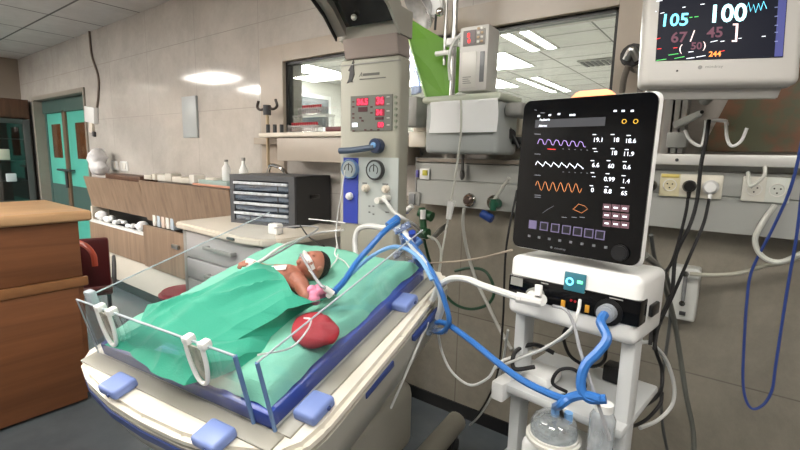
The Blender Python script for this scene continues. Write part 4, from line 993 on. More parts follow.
for px, py in ((107, 320), (200, 362)):
    d0 = BI @ CAM; d = BI.to_3x3() @ ray(px, py); q = d0 + d * ((-.01 - d0.y) / d.y)
    cx_ = q.x; y_ = -.012
    hk = MB(MBd).tube([(cx_ - .028, y_, pz1_ + .006), (cx_ - .028, y_ - .002, .10), (cx_ - .018, y_ - .004, .058), (cx_, y_ - .005, .045), (cx_ + .018, y_ - .004, .058), (cx_ + .028, y_ - .002, .10), (cx_ + .028, y_, pz1_ + .006)], .0048).build('tube_holder', WPLAST, warm)
    MB(MBd).prism([(cx_ - .024, y_, .135), (cx_ - .022, y_, .09), (cx_ - .012, y_, .056), (cx_, y_, .048), (cx_ + .012, y_, .056), (cx_ + .022, y_, .09), (cx_ + .024, y_, .135)], (0, .004, 0)).build('holder_web', clear('frosted_web', (215, 212, 205), .06, .25, .42, (215, 208, 196)), hk)
    MB(MBd).box((cx_ - .037, -.016, pz1_ - .006), (cx_ - .016, .008, pz1_ + .012), .004).box((cx_ + .016, -.016, pz1_ - .006), (cx_ + .037, .008, pz1_ + .012), .004).build('holder_clip', WPLAST, hk)

# column
MCo = Fr((-1.252, 1.42, 0), ya)
cw = .148
MB(MCo).box((-cw, 0, .3), (cw, .09, 1.893), .018, 4).build('column', BEIGE, warm)
MB(MCo).box((-cw + .002, -.003, 1.868), (cw - .002, .085, 1.872)).build('column_seam', GREYP, warm)
# top piece: leaning steel face under the hood
hz = 1.893
MB(MCo).prism([(-cw + .03, 0.0, hz), (cw - .005, 0.0, hz), (cw - .005, -.02, hz + .075), (-cw + .03, -.02, hz + .075)], (0, .09, 0), .003).build('hood_neck', mat('rosy_steel', (158, 148, 144), .3, .35), warm)
# hood: shell open below with a dark reflector
hd = MB(MCo)
n0 = [(-.02, hz + .075), (-.10, hz + .15), (-.30, hz + .27), (-.62, hz + .33)]
def strip(xa2, xb2, lo, hi):   # solid between two profile offsets
    for (y1_, z1_), (y2_, z2_) in zip(n0, n0[1:]):
        hd.prism([(xa2, y1_, z1_ + lo), (xa2, y2_, z2_ + lo), (xa2, y2_, z2_ + hi), (xa2, y1_, z1_ + hi)], (xb2 - xa2, 0, 0))
strip(-cw, cw, .07, .10); strip(cw, cw + .012, -.004, .10)
hd.prism([(-cw, 0, hz + .075), (-cw, .09, hz + .075), (-cw, .09, hz + .175), (-cw, 0, hz + .175)], (2 * cw, 0, 0))
hd.build('heater_hood', SK, warm, smooth=False)
hd = MB(MCo); strip(-cw - .004, -cw + .004, -.004, .02); hd.build('hood_trim', BLACK, warm, smooth=False)
hd = MB(MCo); strip(-cw + .01, cw - .001, .045, .068); hd.build('reflector', DCHROME, warm, smooth=False)
hd = MB(MCo); strip(-cw + .004, -cw + .05, .012, .046); hd.build('reflector_cheek', mat('cheek_steel', (190, 184, 176), .3, .6), warm, smooth=False)
MB(MCo).cyl((-.1, -.42, hz + .30), (.1, -.42, hz + .30), .02).build('heater_rod', mat('heater_rod', (70, 66, 64), .4, .5), warm)
MB(MCo).sph((-.03, -.06, hz + .14), .012).build('hood_lamp', mat('lamp_dot', (240, 238, 230), .3), warm)
MB(MCo).cyl((-.14, -.50, hz + .25), (-.14, -.50, hz + .36), .12, .13, bev=.01).build('hood_lamp_head', mat('lamp_head_grey', (120, 120, 124), .35, .3), warm)
# logo strip
T = MB(MCo)
lx, lz = uv(MCo, 350, 82)
LM = MCo @ Matrix.Translation((lx, 0, lz)) @ Matrix.Scale(1.35, 4) @ Matrix.Translation((-lx, 0, -lz)); T = MB(LM)
T.prism([(lx, -.002, lz), (lx - .012, -.002, lz - .004), (lx - .004, -.002, lz + .008), (lx + .0, -.002, lz + .03), (lx - .006, -.002, lz + .034), (lx + .006, -.002, lz + .05), (lx + .013, -.002, lz + .064), (lx + .014, -.002, lz + .045), (lx + .017, -.002, lz + .02), (lx + .008, -.002, lz + .002), (lx + .014, -.002, lz - .002)], (0, .003, 0))
T.build('logo', mat('logo_dark', (60, 60, 62), .5), warm, smooth=False)
T = MB(); lx, lz = uv(MCo, 359, 77); T.text('A', lx, lz, .018, MCo, y=-.001, slant=.3)
T.box((lx + .02, -.0012, lz + .002), (lx + .10, .0, lz + .012), M=MCo); T.box((lx + .004, -.0012, lz - .012), (lx + .13, .0, lz - .008), M=MCo)
T.build('logo_text', mat('logo_grey', (96, 96, 92), .5), warm, smooth=False)
def colbox(p0, p1, d, bev=0.0, y0_=0.002):
    xa2, za2 = uv(MCo, *p0); xb2, zb2 = uv(MCo, *p1); return (min(xa2, xb2), -d, min(za2, zb2)), (max(xa2, xb2), y0_, max(za2, zb2))
a_, c_ = colbox((351, 131), (393, 94), .004)
dp = MB(MCo).box(a_, c_, 0).build('control_panel', mat('control_grey', (112, 114, 108), .4, var=.04), warm, smooth=False)
RED1 = glow('led_red', (250, 50, 84), 1.3); REDD = glow('led_dark', (60, 14, 24), .4)
for s1, px, py, h in (('36.5', 358, 105, 5.5), ('36', 377, 104, 6.5), ('34', 377, 115, 5), ('00', 379, 127, 4.5)):
    x, z = uv(MCo, px, py); x2_, z2_ = uv(MCo, px, py - h); T = MB(); T.text(s1, x, z, z2_ - z, MCo, y=-.0068, bold=.06, xs=1.0); T.build('led_digit', RED1, dp)
for p0, p1, m_ in (((357, 106), (369, 98), glow('led_back', (130, 20, 42), .7)), ((376, 106), (385, 97), glow('led_back', (130, 20, 42), .7)), ((376, 116), (385, 109), glow('led_back', (130, 20, 42), .7)), ((359, 112), (368, 107), REDD), ((376, 120), (384, 117), REDD), ((378, 128), (384, 122), glow('led_back', (130, 20, 42), .7)), ((353, 127), (358, 123), GW)):
    a_, c_ = colbox(p0, p1, .006); MB(MCo).box(a_, c_).build('led_window', m_, dp, smooth=False)
T = MB(MCo)
for px, py in ((354, 102), (354, 107), (354, 114), (354, 118), (354, 131), (372, 107), (372, 113), (361, 118), (363, 121), (366, 130), (372, 130), (379, 130)):
    x, z = uv(MCo, px, py); T.box((x - .005, -.006, z - .003), (x + .005, -.003, z + .003))
T.build('indicator', mat('indicator_dark', (84, 40, 44), .4), dp)
T = MB(MCo)
for k in range(6): x, z = uv(MCo, 396, 97 + 6 * k); T.cyl((x, -.005, z), (x, .002, z), .006, seg=10)
T.build('membrane_key', mat('key_green_grey', (130, 138, 122), .4), warm)
T = MB(MCo)
for k in range(5): x, z = uv(MCo, 389, 97 + 7 * k); T.box((x - .008, -.0055, z - .0015), (x + .006, -.004, z + .0015))
T.build('panel_caption', PLAST, dp)
# blower lever and knob
xk, zk = uv(MCo, 379, 146)
MB(MCo).cyl((xk, 0, zk), (xk, -.035, zk), .030, bev=.004).build('mixer_knob', mat('mixer_navy', (44, 58, 88), .35), warm)
xl, zl = uv(MCo, 346, 151)
MB(MCo).tube([(xl - .01, -.03, zl), (xl + .06, -.03, zl + .004), (xk, -.03, zk - .005)], .013).build('mixer_lever', mat('lever_slate', (70, 84, 104), .4), warm)
MB(MCo).cyl((xk - .003, -.035, zk + .002), (xk - .003, -.04, zk + .002), .012).build('knob_face', LBLUE, warm)
# lower gas panel
a_, c_ = colbox((345, 222), (399, 158), .003); gp = MB(MCo).box(a_, c_).build('gas_panel', mat('gas_panel_grey', (178, 184, 182), .35, var=.04), warm, smooth=False)
a_, c_ = colbox((344, 222), (359, 158), .005); a_ = (a_[0], -.006, a_[2]); MB(MCo).box(a_, (c_[0], -.003, c_[2])).build('blue_strip', mat('strip_blue', (52, 70, 168), .35), warm, smooth=False)
for px, py, m_ in ((352, 169, mat('gauge_blue', (100, 130, 170), .3)), (377, 170, DGREY)):
    x, z = uv(MCo, px, py); MY = MCo @ Matrix.Translation((x, 0, z)) @ Matrix.Rotation(PI / 2, 4, 'X')
    gg = MB().lathe([(.040, 0), (.042, .02), (.038, .026), (.034, .022)], MY).build('gauge', m_, warm)
    MB().lathe([(.034, .0225), (.033, .0245), (.001, .0245)], MY).build('gauge_face', mat('gauge_face', (150, 160, 162), .3, var=.1), gg)
    MB(MCo).box((x - .0015, -.0265, z - .006), (x + .0015, -.024, z + .026)).build('gauge_needle', BLACK, gg)
    MB(MCo).tube([(x + .02 * math.cos(math.radians(a)), -.0255, z + .02 * math.sin(math.radians(a))) for a in range(-45, 230, 25)], .0018).build('gauge_scale', DGREY, gg)
for px, py, m_ in ((367, 188, CREAM), (387, 189, CREAM), (351, 196, WPLAST)):
    x, z = uv(MCo, px, py); MB(MCo).cyl((x, 0, z), (x, -.022, z), .017, .015, bev=.003).cyl((x, -.02, z), (x, -.03, z), .008).build('flow_knob', m_, warm)
for px, py in ((382, 200), (389, 198)):
    x, z = uv(MCo, px, py); MB(MCo).cyl((x, 0, z), (x, -.04, z), .013).build('gas_port', PLAST, warm)
T = MB(MCo)
for px, py, w_ in ((363, 183, 5), (383, 184, 6), (347, 186, 3), (369, 206, 2), (373, 206, 2), (369, 212, 2), (373, 214, 2), (386, 212, 4), (346, 212, 2), (352, 212, 2)):
    x, z = uv(MCo, px, py); T.box((x, -.0045, z - .003), (x + w_ * .0045, -.0025, z + .003))
T.build('caption', mat('cap_grey', (110, 112, 112), .5), gp)
# base below
BW = MCo
MB(MCo).box((-.2, -.55, .20), (.2, .12, .52), .06, 4).build('base_cover', SK, warm)
MB(MCo).box((-.13, -.5, .5), (.13, -.15, .86), .05, 4).build('lift_housing', SK, warm)
MB(MCo).box((-.15, -.1, .45), (.15, .03, .98), .03, 3).build('rear_support', SK, warm)
for s_ in (-1, 1):
    lg = MB(MCo).tube([(.27 * s_, -.92, .11), (.26 * s_, -.5, .15), (.26 * s_, .05, .16), (.27 * s_, .44, .17)], .05, seg=14).build('base_leg', SK, warm)
    for y_ in (-.92, .40):
        MB(MCo).cyl((.27 * s_ - .018, y_, .05), (.27 * s_ + .018, y_, .05), .05, bev=.006).cyl((.27 * s_, y_, .06), (.27 * s_, y_, .12), .014).build('caster', DGREY, lg)
MB(MCo).box((-.24, -.2, .12), (.24, .02, .22), .02).build('cross_member', SK, warm)

# ---------------------------------------------------------------- things in the bed
def nz(x, y, s, k=0): return noise.noise(V((x * s, y * s, k)))
def sheetf(u, v_):
    x = -TX + .014 + (2 * TX - .028) * u; y = .014 + (TY - .028) * v_
    z = .036 + .006 * nz(x, y, 9) + .004 * nz(x + y, y - x, 22, 3)
    e = min(u, 1 - u, v_, 1 - v_)
    if e < .03: z -= .028 * (1 - e / .03)
    z += .012 * math.exp(-((x + .02) ** 2 + (y - .66) ** 2) / .02) + .012 * math.exp(-((x - .24) ** 2) / .004) * max(0, math.sin(y * 9))
    y += .010 * nz(x, y, 14, 7); x += .010 * nz(x, y, 12, 9)
    return V((x, y, z))
tag(MB(MBd).grid(sheetf, 80, 80, .0015).build('bed_sheet', MINT), 'pale mint sheet covering the mattress in the blue tray', 'sheet')
mk = MB(MBd)
random.seed(11)
for bx, by in ((.20, .02), (.24, .05), (.05, .02), (.28, .58)):
    pass
INK = mat('sheet_ink', (70, 110, 96), .8)
for px, py in ((274, 352), (278, 362), (231, 405), (163, 404)):
    q = BQ(px, py, .044); 
    if py > 380: continue
    mk.tube([(q.x - .01, q.y, .0455), (q.x - .004, q.y + .008, .0455), (q.x + .003, q.y - .004, .0455), (q.x + .01, q.y + .006, .0455)], .0012, seg=5).tube([(q.x - .006, q.y - .012, .0455), (q.x + .006, q.y - .014, .0455)], .0012, seg=5)
tag(mk.build('sheet_stamp', INK), 'faint dark stamp printed on the mint sheet near the red cushion', 'mark')

# green drape
def ctl(px, py, z): q = BQ(px, py, z); return V((q.x, q.y, z))
# boundary polylines (bed coordinates): left edge foot->head, right edge foot->head
def interp(pts, t):
    f = t * (len(pts) - 1); i = min(int(f), len(pts) - 2); k = f - i; k = k * k * (3 - 2 * k) * .5 + k * .5; return pts[i] * (1 - k) + pts[i + 1] * k
zE = .042
Le = [ctl(*p) for p in ((104, 346, zE), (140, 326, zE + .02), (146, 305, .055), (190, 293, .050), (234, 283, .046), (264, 268, .055))]
Re = [ctl(*p) for p in ((242, 366, zE), (262, 352, zE), (272, 335, zE), (283, 325, zE), (305, 308, .05), (338, 292, .06))]
Fe = [ctl(*p) for p in ((104, 346, zE), (130, 352, zE), (150, 372, zE), (185, 386, zE), (215, 378, zE), (242, 366, zE))]
He = [ctl(*p) for p in ((264, 268, .055), (273, 264, .11), (285, 279, .12), (295, 294, .115), (314, 302, .095), (338, 293, .06))]
ax0, ax1 = V((.02, .42)), V((-.04, .13))
def drape(u, v_):
    p = (1 - u) * interp(Le, v_) + u * interp(Re, v_) + (1 - v_) * interp(Fe, u) + v_ * interp(He, u) \
        - ((1 - u) * (1 - v_) * Le[0] + u * (1 - v_) * Re[0] + (1 - u) * v_ * Le[-1] + u * v_ * Re[-1])
    x, y = p.x, p.y; q = V((x, y)); d = ax1 - ax0; s = max(0, min(1, (q - ax0).dot(d) / d.length_squared)); r = (q - ax0 - d * s).length
    inn = min(u * (.9 - .5 * v_), 1 - u, v_, 1 - v_); m_ = min(1, inn / .14); m_ = m_ * m_ * (3 - 2 * m_)
    body = .036 * math.exp(-(r / .085) ** 2) * (1 - .35 * s)
    t_ = V((.52, .85)).dot(q) + .03 * nz(x, y, 3, 9); n_ = V((-.85, .52)).dot(q) + .025 * nz(x, y, 5, 2)
    f1 = 1 - abs(nz(t_ * .22, n_ * 1.1, 13, 1)) * 3.2; f2 = 1 - abs(nz(t_ * .9, n_ * .35, 8, 5)) * 3.6
    fold = .015 * max(0, f1) ** 1.5 + .007 * max(0, f2) ** 1.5
    z = p.z + m_ * (body + fold) + .003 * nz(x, y, 12, 4)
    z = max(z, .040)
    return V((x + .006 * nz(x, y, 15, 6), y + .006 * nz(x, y, 15, 8), z))
tag(MB(MBd).grid(drape, 120, 120, .002).build('surgical_drape', GREEN), 'rumpled bright green surgical drape covering the baby up to the chest', 'blanket')

# baby -------------------------------------------------------
SKIN = mat('baby_skin', (172, 112, 92), .5, var=.18, vscale=20, sss=.12)
HAIR = mat('baby_hair', (34, 22, 20), .75, var=.3, vscale=60, bump=.6, bscale=180)
def capsule(mb, pts):
    for (p, r), (q, s) in zip(pts, pts[1:]):
        p, q = V(p), V(q); n_ = max(2, int((q - p).length / (min(r, s) * .35)))
        for k in range(n_ + 1): f = k / n_; mb.sph(p.lerp(q, f), r + (s - r) * f, seg=12)
hc = V((.005, .525, .095)); BS = .93
hq = BQ(313, 265, .082)
MBb = MBd @ Matrix.Translation(hq) @ Matrix.Scale(BS, 4) @ Matrix.Translation(-hc)
cr = V((.30, .95, .06)).normalized(); fn = V((-.18, -.28, .94)); fn = (fn - cr * fn.dot(cr)).normalized(); er = cr.cross(fn)   # crown, face normal, ear axis
HM = Matrix((( er.x, cr.x, fn.x, hc.x), (er.y, cr.y, fn.y, hc.y), (er.z, cr.z, fn.z, hc.z), (0, 0, 0, 1)))
bb = MB(MBb)
HR = .047
bb.sph((0, .006, -.004), HR, (.94, 1.14, 1.02), 28, M=HM)
bb.sph((0, -.018, .012), .034, (1.02, 1.0, .95), 20, M=HM)       # face and jaw
for s_ in (-1, 1):
    bb.sph((.021 * s_, -.020, .022), .017, (1, 1, .85), 14, M=HM)        # cheek
    bb.sph((.018 * s_, .002, .0395), .0085, (1.25, .6, .5), 12, M=HM)    # closed eyelid
    bb.sph((.046 * s_, -.004, -.004), .011, (.35, 1.0, .75), 12, M=HM)   # ear
bb.sph((0, .010, .036), .018, (1.4, .6, .5), 12, M=HM)
for k in range(5): bb.sph((0, -.002 - .0035 * k, .042 + .0018 * k), .0045 + .0006 * k, seg=10, M=HM)   # nose
bb.sph((.005, -.017, .047), .004, seg=8, M=HM); bb.sph((-.005, -.017, .047), .004, seg=8, M=HM)
bb.sph((0, -.027, .042), .009, (1.3, .45, .6), 12, M=HM); bb.sph((0, -.033, .040), .008, (1.2, .45, .6), 12, M=HM)  # lips
bb.sph((0, -.043, .030), .010, seg=12, M=HM)       # chin
capsule(bb, [((-.022, .475, .075), .024), ((-.035, .452, .078), .026)])
capsule(bb, [((-.085, .485, .075), .026), ((-.035, .462, .078), .034), ((.018, .437, .072), .028)])      # shoulders
capsule(bb, [((-.040, .452, .076), .045), ((-.058, .38, .075), .046), ((-.075, .30, .07), .044), ((-.09, .245, .066), .04)])   # trunk
capsule(bb, [((-.07, .24, .06), .027), ((-.02, .17, .075), .022), ((-.06, .10, .056), .015), ((-.055, .075, .058), .011), ((-.045, .06, .066), .009)])
capsule(bb, [((-.11, .24, .06), .027), ((-.16, .18, .075), .022), ((-.13, .10, .056), .015), ((-.125, .075, .058), .011), ((-.115, .06, .066), .009)])
# near arm, far arm with hands
def hand(w0, dr, nrm, sc=1.0):
    w0, dr, nrm = V(w0), V(dr).normalized(), V(nrm); nrm = (nrm - dr * nrm.dot(dr)).normalized(); sd = dr.cross(nrm)
    capsule(bb, [(w0, .0085 * sc), (w0 + dr * .012 * sc, .0095 * sc)])
    for k, (o_, l) in enumerate(((-.0085, .017), (-.003, .020), (.003, .019), (.0085, .014))):
        a_ = w0 + dr * .014 * sc + sd * o_ * sc; m2 = a_ + dr * l * .6 * sc + sd * o_ * .15 + nrm * .001; e_ = m2 + dr * l * .35 * sc - nrm * .007 * sc
        capsule(bb, [(a_, .0045 * sc), (m2, .0037 * sc), (e_, .0030 * sc)])
    a_ = w0 + dr * .004 * sc - sd * .007 * sc; m2 = a_ - sd * .009 * sc + dr * .008 * sc; capsule(bb, [(a_, .005 * sc), (m2, .0042 * sc), (m2 + dr * .009 * sc, .0034 * sc)])
capsule(bb, [((.025, .437, .072), .026), ((.085, .395, .062), .019), ((.088, .392, .060), .017), ((.128, .425, .062), .012)])
hand((.132, .428, .063), (.6, .75, .1), (0, -.1, 1))
_I = (MBd.inverted() @ MBb).inverted()
wr = _I @ ctl(248, 262, .082); fg = _I @ ctl(235, 267, .082); el = V((-.09, .485, .07)).lerp(wr, .5) + V((0, 0, -.006))
capsule(bb, [((-.09, .485, .075), .024), (el, .016), (wr, .010)])
hand(wr, fg - wr, (0, 0, 1), 1.15)
baby = bb.build('person', SKIN)
baby.location = baby.location
rm = baby.modifiers.new('r', 'REMESH'); rm.mode = 'VOXEL'; rm.voxel_size = .0016; rm.use_smooth_shade = True
sm = baby.modifiers.new('s', 'SMOOTH'); sm.iterations = 3; sm.factor = .5
dg = bpy.context.evaluated_depsgraph_get(); me = bpy.data.meshes.new_from_object(baby.evaluated_get(dg)); baby.modifiers.clear(); baby.data = me
for p_ in me.polygons: p_.use_smooth = True
if not me.materials: me.materials.append(SKIN)
tag(baby, 'sleeping newborn person lying on the mint sheet, head turned up, body under green drape', 'baby')
# hair cap: shell over crown and back of head
hb2 = MB(MBb @ HM)
def hairf(u, v_):
    th = u * 2 * PI; ph_ = v_ * 1.42
    d = V((math.sin(ph_) * math.cos(th), math.cos(ph_), math.sin(ph_) * math.sin(th)))
    # tilt pole from crown to the back of the head
    R = Matrix.Rotation(-.5, 3, 'X'); d = R @ d
    rr = 1.03 + .02 * nz(d.x, d.z, 9, d.y * 5)
    if v_ > .93: rr = 1.0
    return V((d.x * HR * .94 * rr, .006 + d.y * HR * 1.14 * rr, -.004 + d.z * HR * 1.02 * rr))
hb2.grid(hairf, 40, 20).build('hair', HAIR, baby, ang=80)
# facial tape
TAPE = mat('white_tape', (226, 222, 220), .6, var=.06)
def headpt(x, y, off=0.0):      # surface of the face above (x, y) in head coordinates
    z = -.004 + HR * 1.02 * math.sqrt(max(0.02, 1 - (x / (HR * .94)) ** 2 - ((y - .006) / (HR * 1.14)) ** 2))
    z2_ = .012 + .0323 * math.sqrt(max(0, 1 - (x / .035) ** 2 - ((y + .018) / .034) ** 2)) if (x / .035) ** 2 + ((y + .018) / .034) ** 2 < 1 else -1
    z3 = .049 * math.exp(-(x / .012) ** 2 - ((y + .018) / .014) ** 2)
    return V((x, y, max(z, z2_, z3) + off))
from mathutils.bvhtree import BVHTree
_bv = BVHTree.FromPolygons([v.co + baby.location for v in me.vertices], [tuple(p.vertices) for p in me.polygons])
_HW = MBb @ HM
def headpt(x, y, off=0.0):
    o_ = _HW @ V((x, y, .12)); d_ = (_HW.to_3x3() @ V((0, 0, -1))).normalized(); h_ = _bv.ray_cast(o_, d_)[0]
    L_ = (_HW.inverted() @ h_) if h_ else V((x, y, .0)); return V((x, y, L_.z + off))
def tapef(u, v_): x = -.041 + .082 * u; y = -.018 - .003 * math.cos(u * 6) + .012 * (v_ - .5) ; return headpt(x, y, .003)
MB(MBb @ HM).grid(tapef, 30, 4, .0008).build('face_tape', TAPE, baby)
def tapef2(u, v_): x = -.012 + .05 * u; y = -.012 - .022 * u + .009 * (v_ - .5); return headpt(x, y, .0045)
MB(MBb @ HM).grid(tapef2, 20, 4, .0008).build('face_tape', TAPE, baby)
# mitten / wrist pad, chest patch, hand dressing
PINK = mat('pink_foam', (232, 140, 172), .6, var=.15, vscale=20)
pk = MB(MBd); random.seed(5)
q = ctl(316, 290, .10)
for k in range(9): pk.sph((q.x + random.uniform(-.014, .014), q.y + random.uniform(-.018, .018), .085 + random.uniform(-.008, .014)), .014, seg=12)
o = pk.build('foam_pad', PINK); r_ = o.modifiers.new('r', 'REMESH'); r_.mode = 'VOXEL'; r_.voxel_size = .002; r_.use_smooth_shade = True
tag(o, 'small pink foam pad beside the baby chin', 'pad')
q = ctl(277, 265, .118)
tag(MB(MBd @ Fr((q.x, q.y, .108), .5) @ Matrix.Rotation(.25, 4, 'X')).box((-.026, -.011, -.002), (.026, .011, .002), .002).build('gauze_strip', TAPE), 'white gauze strip on the far shoulder at the drape edge', 'gauze')
ds = MB(MBb).tube([wr.lerp(el, .35), wr.lerp(el, .15), wr.lerp(fg, .1)], .0145, seg=12)
tag(ds.build('wrist_dressing', TAPE), 'white tape dressing around the wrist of the outstretched hand', 'dressing')
# red cushion
rcq = [ctl(*p) for p in ((288, 340, .05), (292, 324, .05), (303, 317, .05), (322, 315, .05), (334, 322, .05), (344, 332, .05), (336, 344, .05), (322, 349, .05), (304, 350, .05))]
for _ in range(3): rcq = [q_ for a_, c_ in zip(rcq, rcq[1:] + rcq[:1]) for q_ in (a_ * .75 + c_ * .25, a_ * .25 + c_ * .75)]
cc = sum(rcq, V((0, 0, 0))) / len(rcq)
def cushf(u, v_):
    k = u * len(rcq); i = int(k) % len(rcq); f = k - int(k); e = rcq[i].lerp(rcq[(i + 1) % len(rcq)], f)
    a = math.pi * (v_ - .5); r_ = math.cos(a) ** .6 if math.cos(a) > 0 else 0
    p_ = cc.lerp(e, r_ * .93); h_ = .020 * math.sin(a) * (1 + .35 * nz(p_.x, p_.y, 22, 1)) + .006 * nz(p_.x, p_.y, 40, 5)
    return V((p_.x, p_.y, .056 + h_))
o = MB(MBd).grid(cushf, 72, 24).build('cushion', REDC, ang=80)
tag(o, 'red cloth sandbag cushion beside the green drape', 'cushion')

# ---------------------------------------------------------------- tubes and cables on the bed
def BW_(px, py, z): q = BQ(px, py, z); return MBd @ q
# breathing tube from mouth
m0 = MBb @ (HM @ V((0, -.03, .052))); 
t = thing('breathing_tube', m0, 'clear breathing tube with white connector taped at the baby mouth', 'tube')
MB().tube([m0, BW_(318, 282, .13), BW_(326, 289, .11), BW_(334, 295, .09)], .0042, seg=10).build('tube', clear('tube_wet', (220, 222, 228), .15, .08, .5, (220, 222, 226)), t)
MB().tube([BW_(325, 288, .112), BW_(333, 294, .092)], .008, smooth=False).tube([BW_(328, 296, .09), BW_(338, 289, .088)], .0075, smooth=False).build('connector', WPLAST, t)
cable('breathing_hose', [BW_(334, 292, .095), BW_(345, 280, .10), BW_(357, 262, .12), BW_(371, 246, .15), BW_(385, 231, .18), BW_(398, 222, .18)], .0085, HBLUE, 'thick blue breathing hose rising from the baby to the tube bundle', 'hose')
cable('breathing_hose', [BW_(336, 288, .09), BW_(352, 273, .09), BW_(372, 256, .11), BW_(392, 247, .13), BW_(408, 250, .13), BW_(422, 262, .11), BW_(432, 280, .08)], .006, LBLUE, 'thinner pale blue hose looping over the bed head corner', 'hose')
cable('breathing_hose', [P(356, 256, 1.3), P(355, 240, 1.32), P(359, 229, 1.33), P(370, 226, 1.33), P(384, 228, 1.3), P(396, 226, 1.25), P(404, 232, 1.2), P(412, 245, 1.15), P(424, 262, 1.1), P(436, 280, 1.08), P(442, 300, 1.08), P(438, 318, 1.1), P(430, 330, 1.1)], .011, HWHITE, 'thick white hose arching before the warmer column and down the bed side', 'hose')
cable('breathing_hose', [P(400, 232, 1.2), P(414, 246, 1.14), P(426, 262, 1.10), P(438, 284, 1.06), P(446, 306, 1.06), P(449, 322, 1.06), P(442, 332, 1.08), P(430, 330, 1.1)], .0075, HBLUE, 'blue hose running down beside the bed head to the white junction', 'hose')
cable('breathing_hose', [P(434, 322, 1.1), P(447, 324, 1.08), P(470, 340, 1.04), P(497, 362, 1.0), P(522, 380, .98), P(548, 393, .97), P(566, 399, .965), P(578, 396, .97)], .0085, HBLUE, 'long blue hose crossing from the bed to the humidifier', 'hose')
pq = MVb @ V((xp2, -.03, zp2))
cable('breathing_hose', [pq, pq + V((-.0, -.03, -.01)), P(607, 338, 1.02), P(598, 352, 1.0), P(586, 364, .98), P(581, 378, .97), P(582, 391, .965), P(590, 399, .965), P(606, 399, .97)], .0105, HBLUE, 'thick blue hose dropping from the ventilator port', 'hose')
hp = MHm @ V((0, 0, .068))
cable('breathing_hose', [P(600, 399, .965), P(584, 395, .965), P(570, 398, .965), P(560, 405, .965), hp], .0105, HBLUE, 'short blue hose ending on the humidifier dome', 'hose')
ip = MVb @ V((uv(MVb, 538, 294)[0], -.03, uv(MVb, 538, 294)[1]))
cable('breathing_hose', [P(432, 300, 1.08), P(438, 288, 1.08), P(450, 279, 1.07), P(466, 279, 1.05), P(484, 286, 1.03), P(502, 292, 1.02), P(522, 299, 1.02)], .009, HWHITE, 'white hose arching from the bed to the ventilator inlet', 'hose')
t = thing('inlet_connector', ip, 'white elbow connector on the ventilator inlet port', 'connector')
MB().tube([P(516, 297, 1.02), P(541, 302, 1.04)], .013, smooth=False).cyl(ip + V((0, -.004, 0)), P(541, 300, 1.04), .015).build('elbow', WPLAST, t)
MB().cyl(P(538, 296, 1.03), P(539, 285, 1.04), .009).build('stub', WPLAST, t)
t = thing('water_trap', P(433, 330, 1.1), 'clear hose junction hanging at the side of the bed', 'junction')
MB().tube([P(437, 318, 1.1), P(428, 333, 1.1)], .012, smooth=False).tube([P(428, 330, 1.1), P(446, 331, 1.08)], .009, smooth=False).build('body', clear('trap_clear', (200, 215, 235), .15, .06, .4, (190, 210, 235)), t)
# hose fittings cluster at the bed head corner
t = thing('hose_manifold', P(408, 240, 1.2), 'cluster of clear and blue hose fittings at the bed head corner', 'fitting')
CLR = clear('fitting_clear', (190, 205, 235), .18, .05, .45, (170, 190, 225))
for i, (p0, p1, r, m_) in enumerate((((388, 226), (398, 218), .014, HBLUE), ((394, 232), (410, 224), .012, CLR), ((400, 240), (416, 236), .014, CLR), ((408, 250), (420, 240), .014, HBLUE), ((396, 222), (404, 240), .011, WPLAST), ((412, 232), (414, 252), .012, BLUE), ((404, 246), (396, 256), .011, CLR), ((416, 256), (422, 268), .013, HBLUE), ((410, 262), (418, 274), .011, CLR))):
    MB().tube([P(p0[0], p0[1], 1.17), P(p1[0], p1[1], 1.21)], r, smooth=False, seg=12).build('fitting', m_, t)
cable('tube_line', [MCo @ V((uv(MCo, 389, 198)[0], -.04, uv(MCo, 389, 198)[1])), P(387, 203, 1.36), P(394, 212, 1.36), P(406, 220, 1.38), P(416, 226, 1.5), P(421, 232, 1.84)], .007, HWHITE, 'white gas tube leaving the column port in a drooping curve', 'tube')
cable('tube_line', [P(428, 236, 1.84), P(436, 240, 1.8), P(441, 252, 1.7), P(439, 275, 1.62)], .006, TRANS, 'cream tube curving down from the green valve', 'tube')
cable('gas_hose', [P(424, 240, 1.9), P(430, 262, 2.0), P(438, 282, 2.05), P(452, 302, 2.08), P(470, 309, 2.08), P(488, 304, 2.08), P(494, 290, 2.08), P(486, 272, 2.08), P(470, 268, 2.08), P(455, 271, 2.08)], .008, GTUBE, 'dark green gas hose looped on the wall', 'hose')
cable('gas_hose', [P(464, 208, 2.04), P(463, 225, 2.04), P(467, 250, 2.04), P(476, 280, 2.03), P(488, 305, 2.0), P(500, 330, 1.96), P(512, 350, 1.9)], .009, mat('grey_hose', (170, 170, 164), .4), 'grey gas hose falling from the chrome outlet behind the ventilator', 'hose')
cable('tube_line', [P(392, 250, 1.5), P(420, 262, 1.6), P(448, 262, 1.5), P(480, 258, 1.4), P(512, 250, 1.3)], .0035, mat('beige_lead', (176, 162, 146), .5), 'thin beige lead stretched from bed head to ventilator', 'lead')
cable('tube_line', [P(428, 322, 1.05), P(416, 350, 1.0), P(404, 378, .97), P(391, 408, .95)], .004, HWHITE, 'thin white line hanging down the bed side', 'tube')
cable('tube_line', [P(438, 332, 1.1), P(442, 352, 1.15), P(452, 372, 1.15), P(470, 385, 1.12), P(488, 378, 1.1), P(500, 362, 1.12), P(530, 352, 1.2), P(560, 340, 1.25), P(572, 332, 1.3)], .004, HWHITE, 'thin white line sagging between bed and ventilator cart', 'tube')
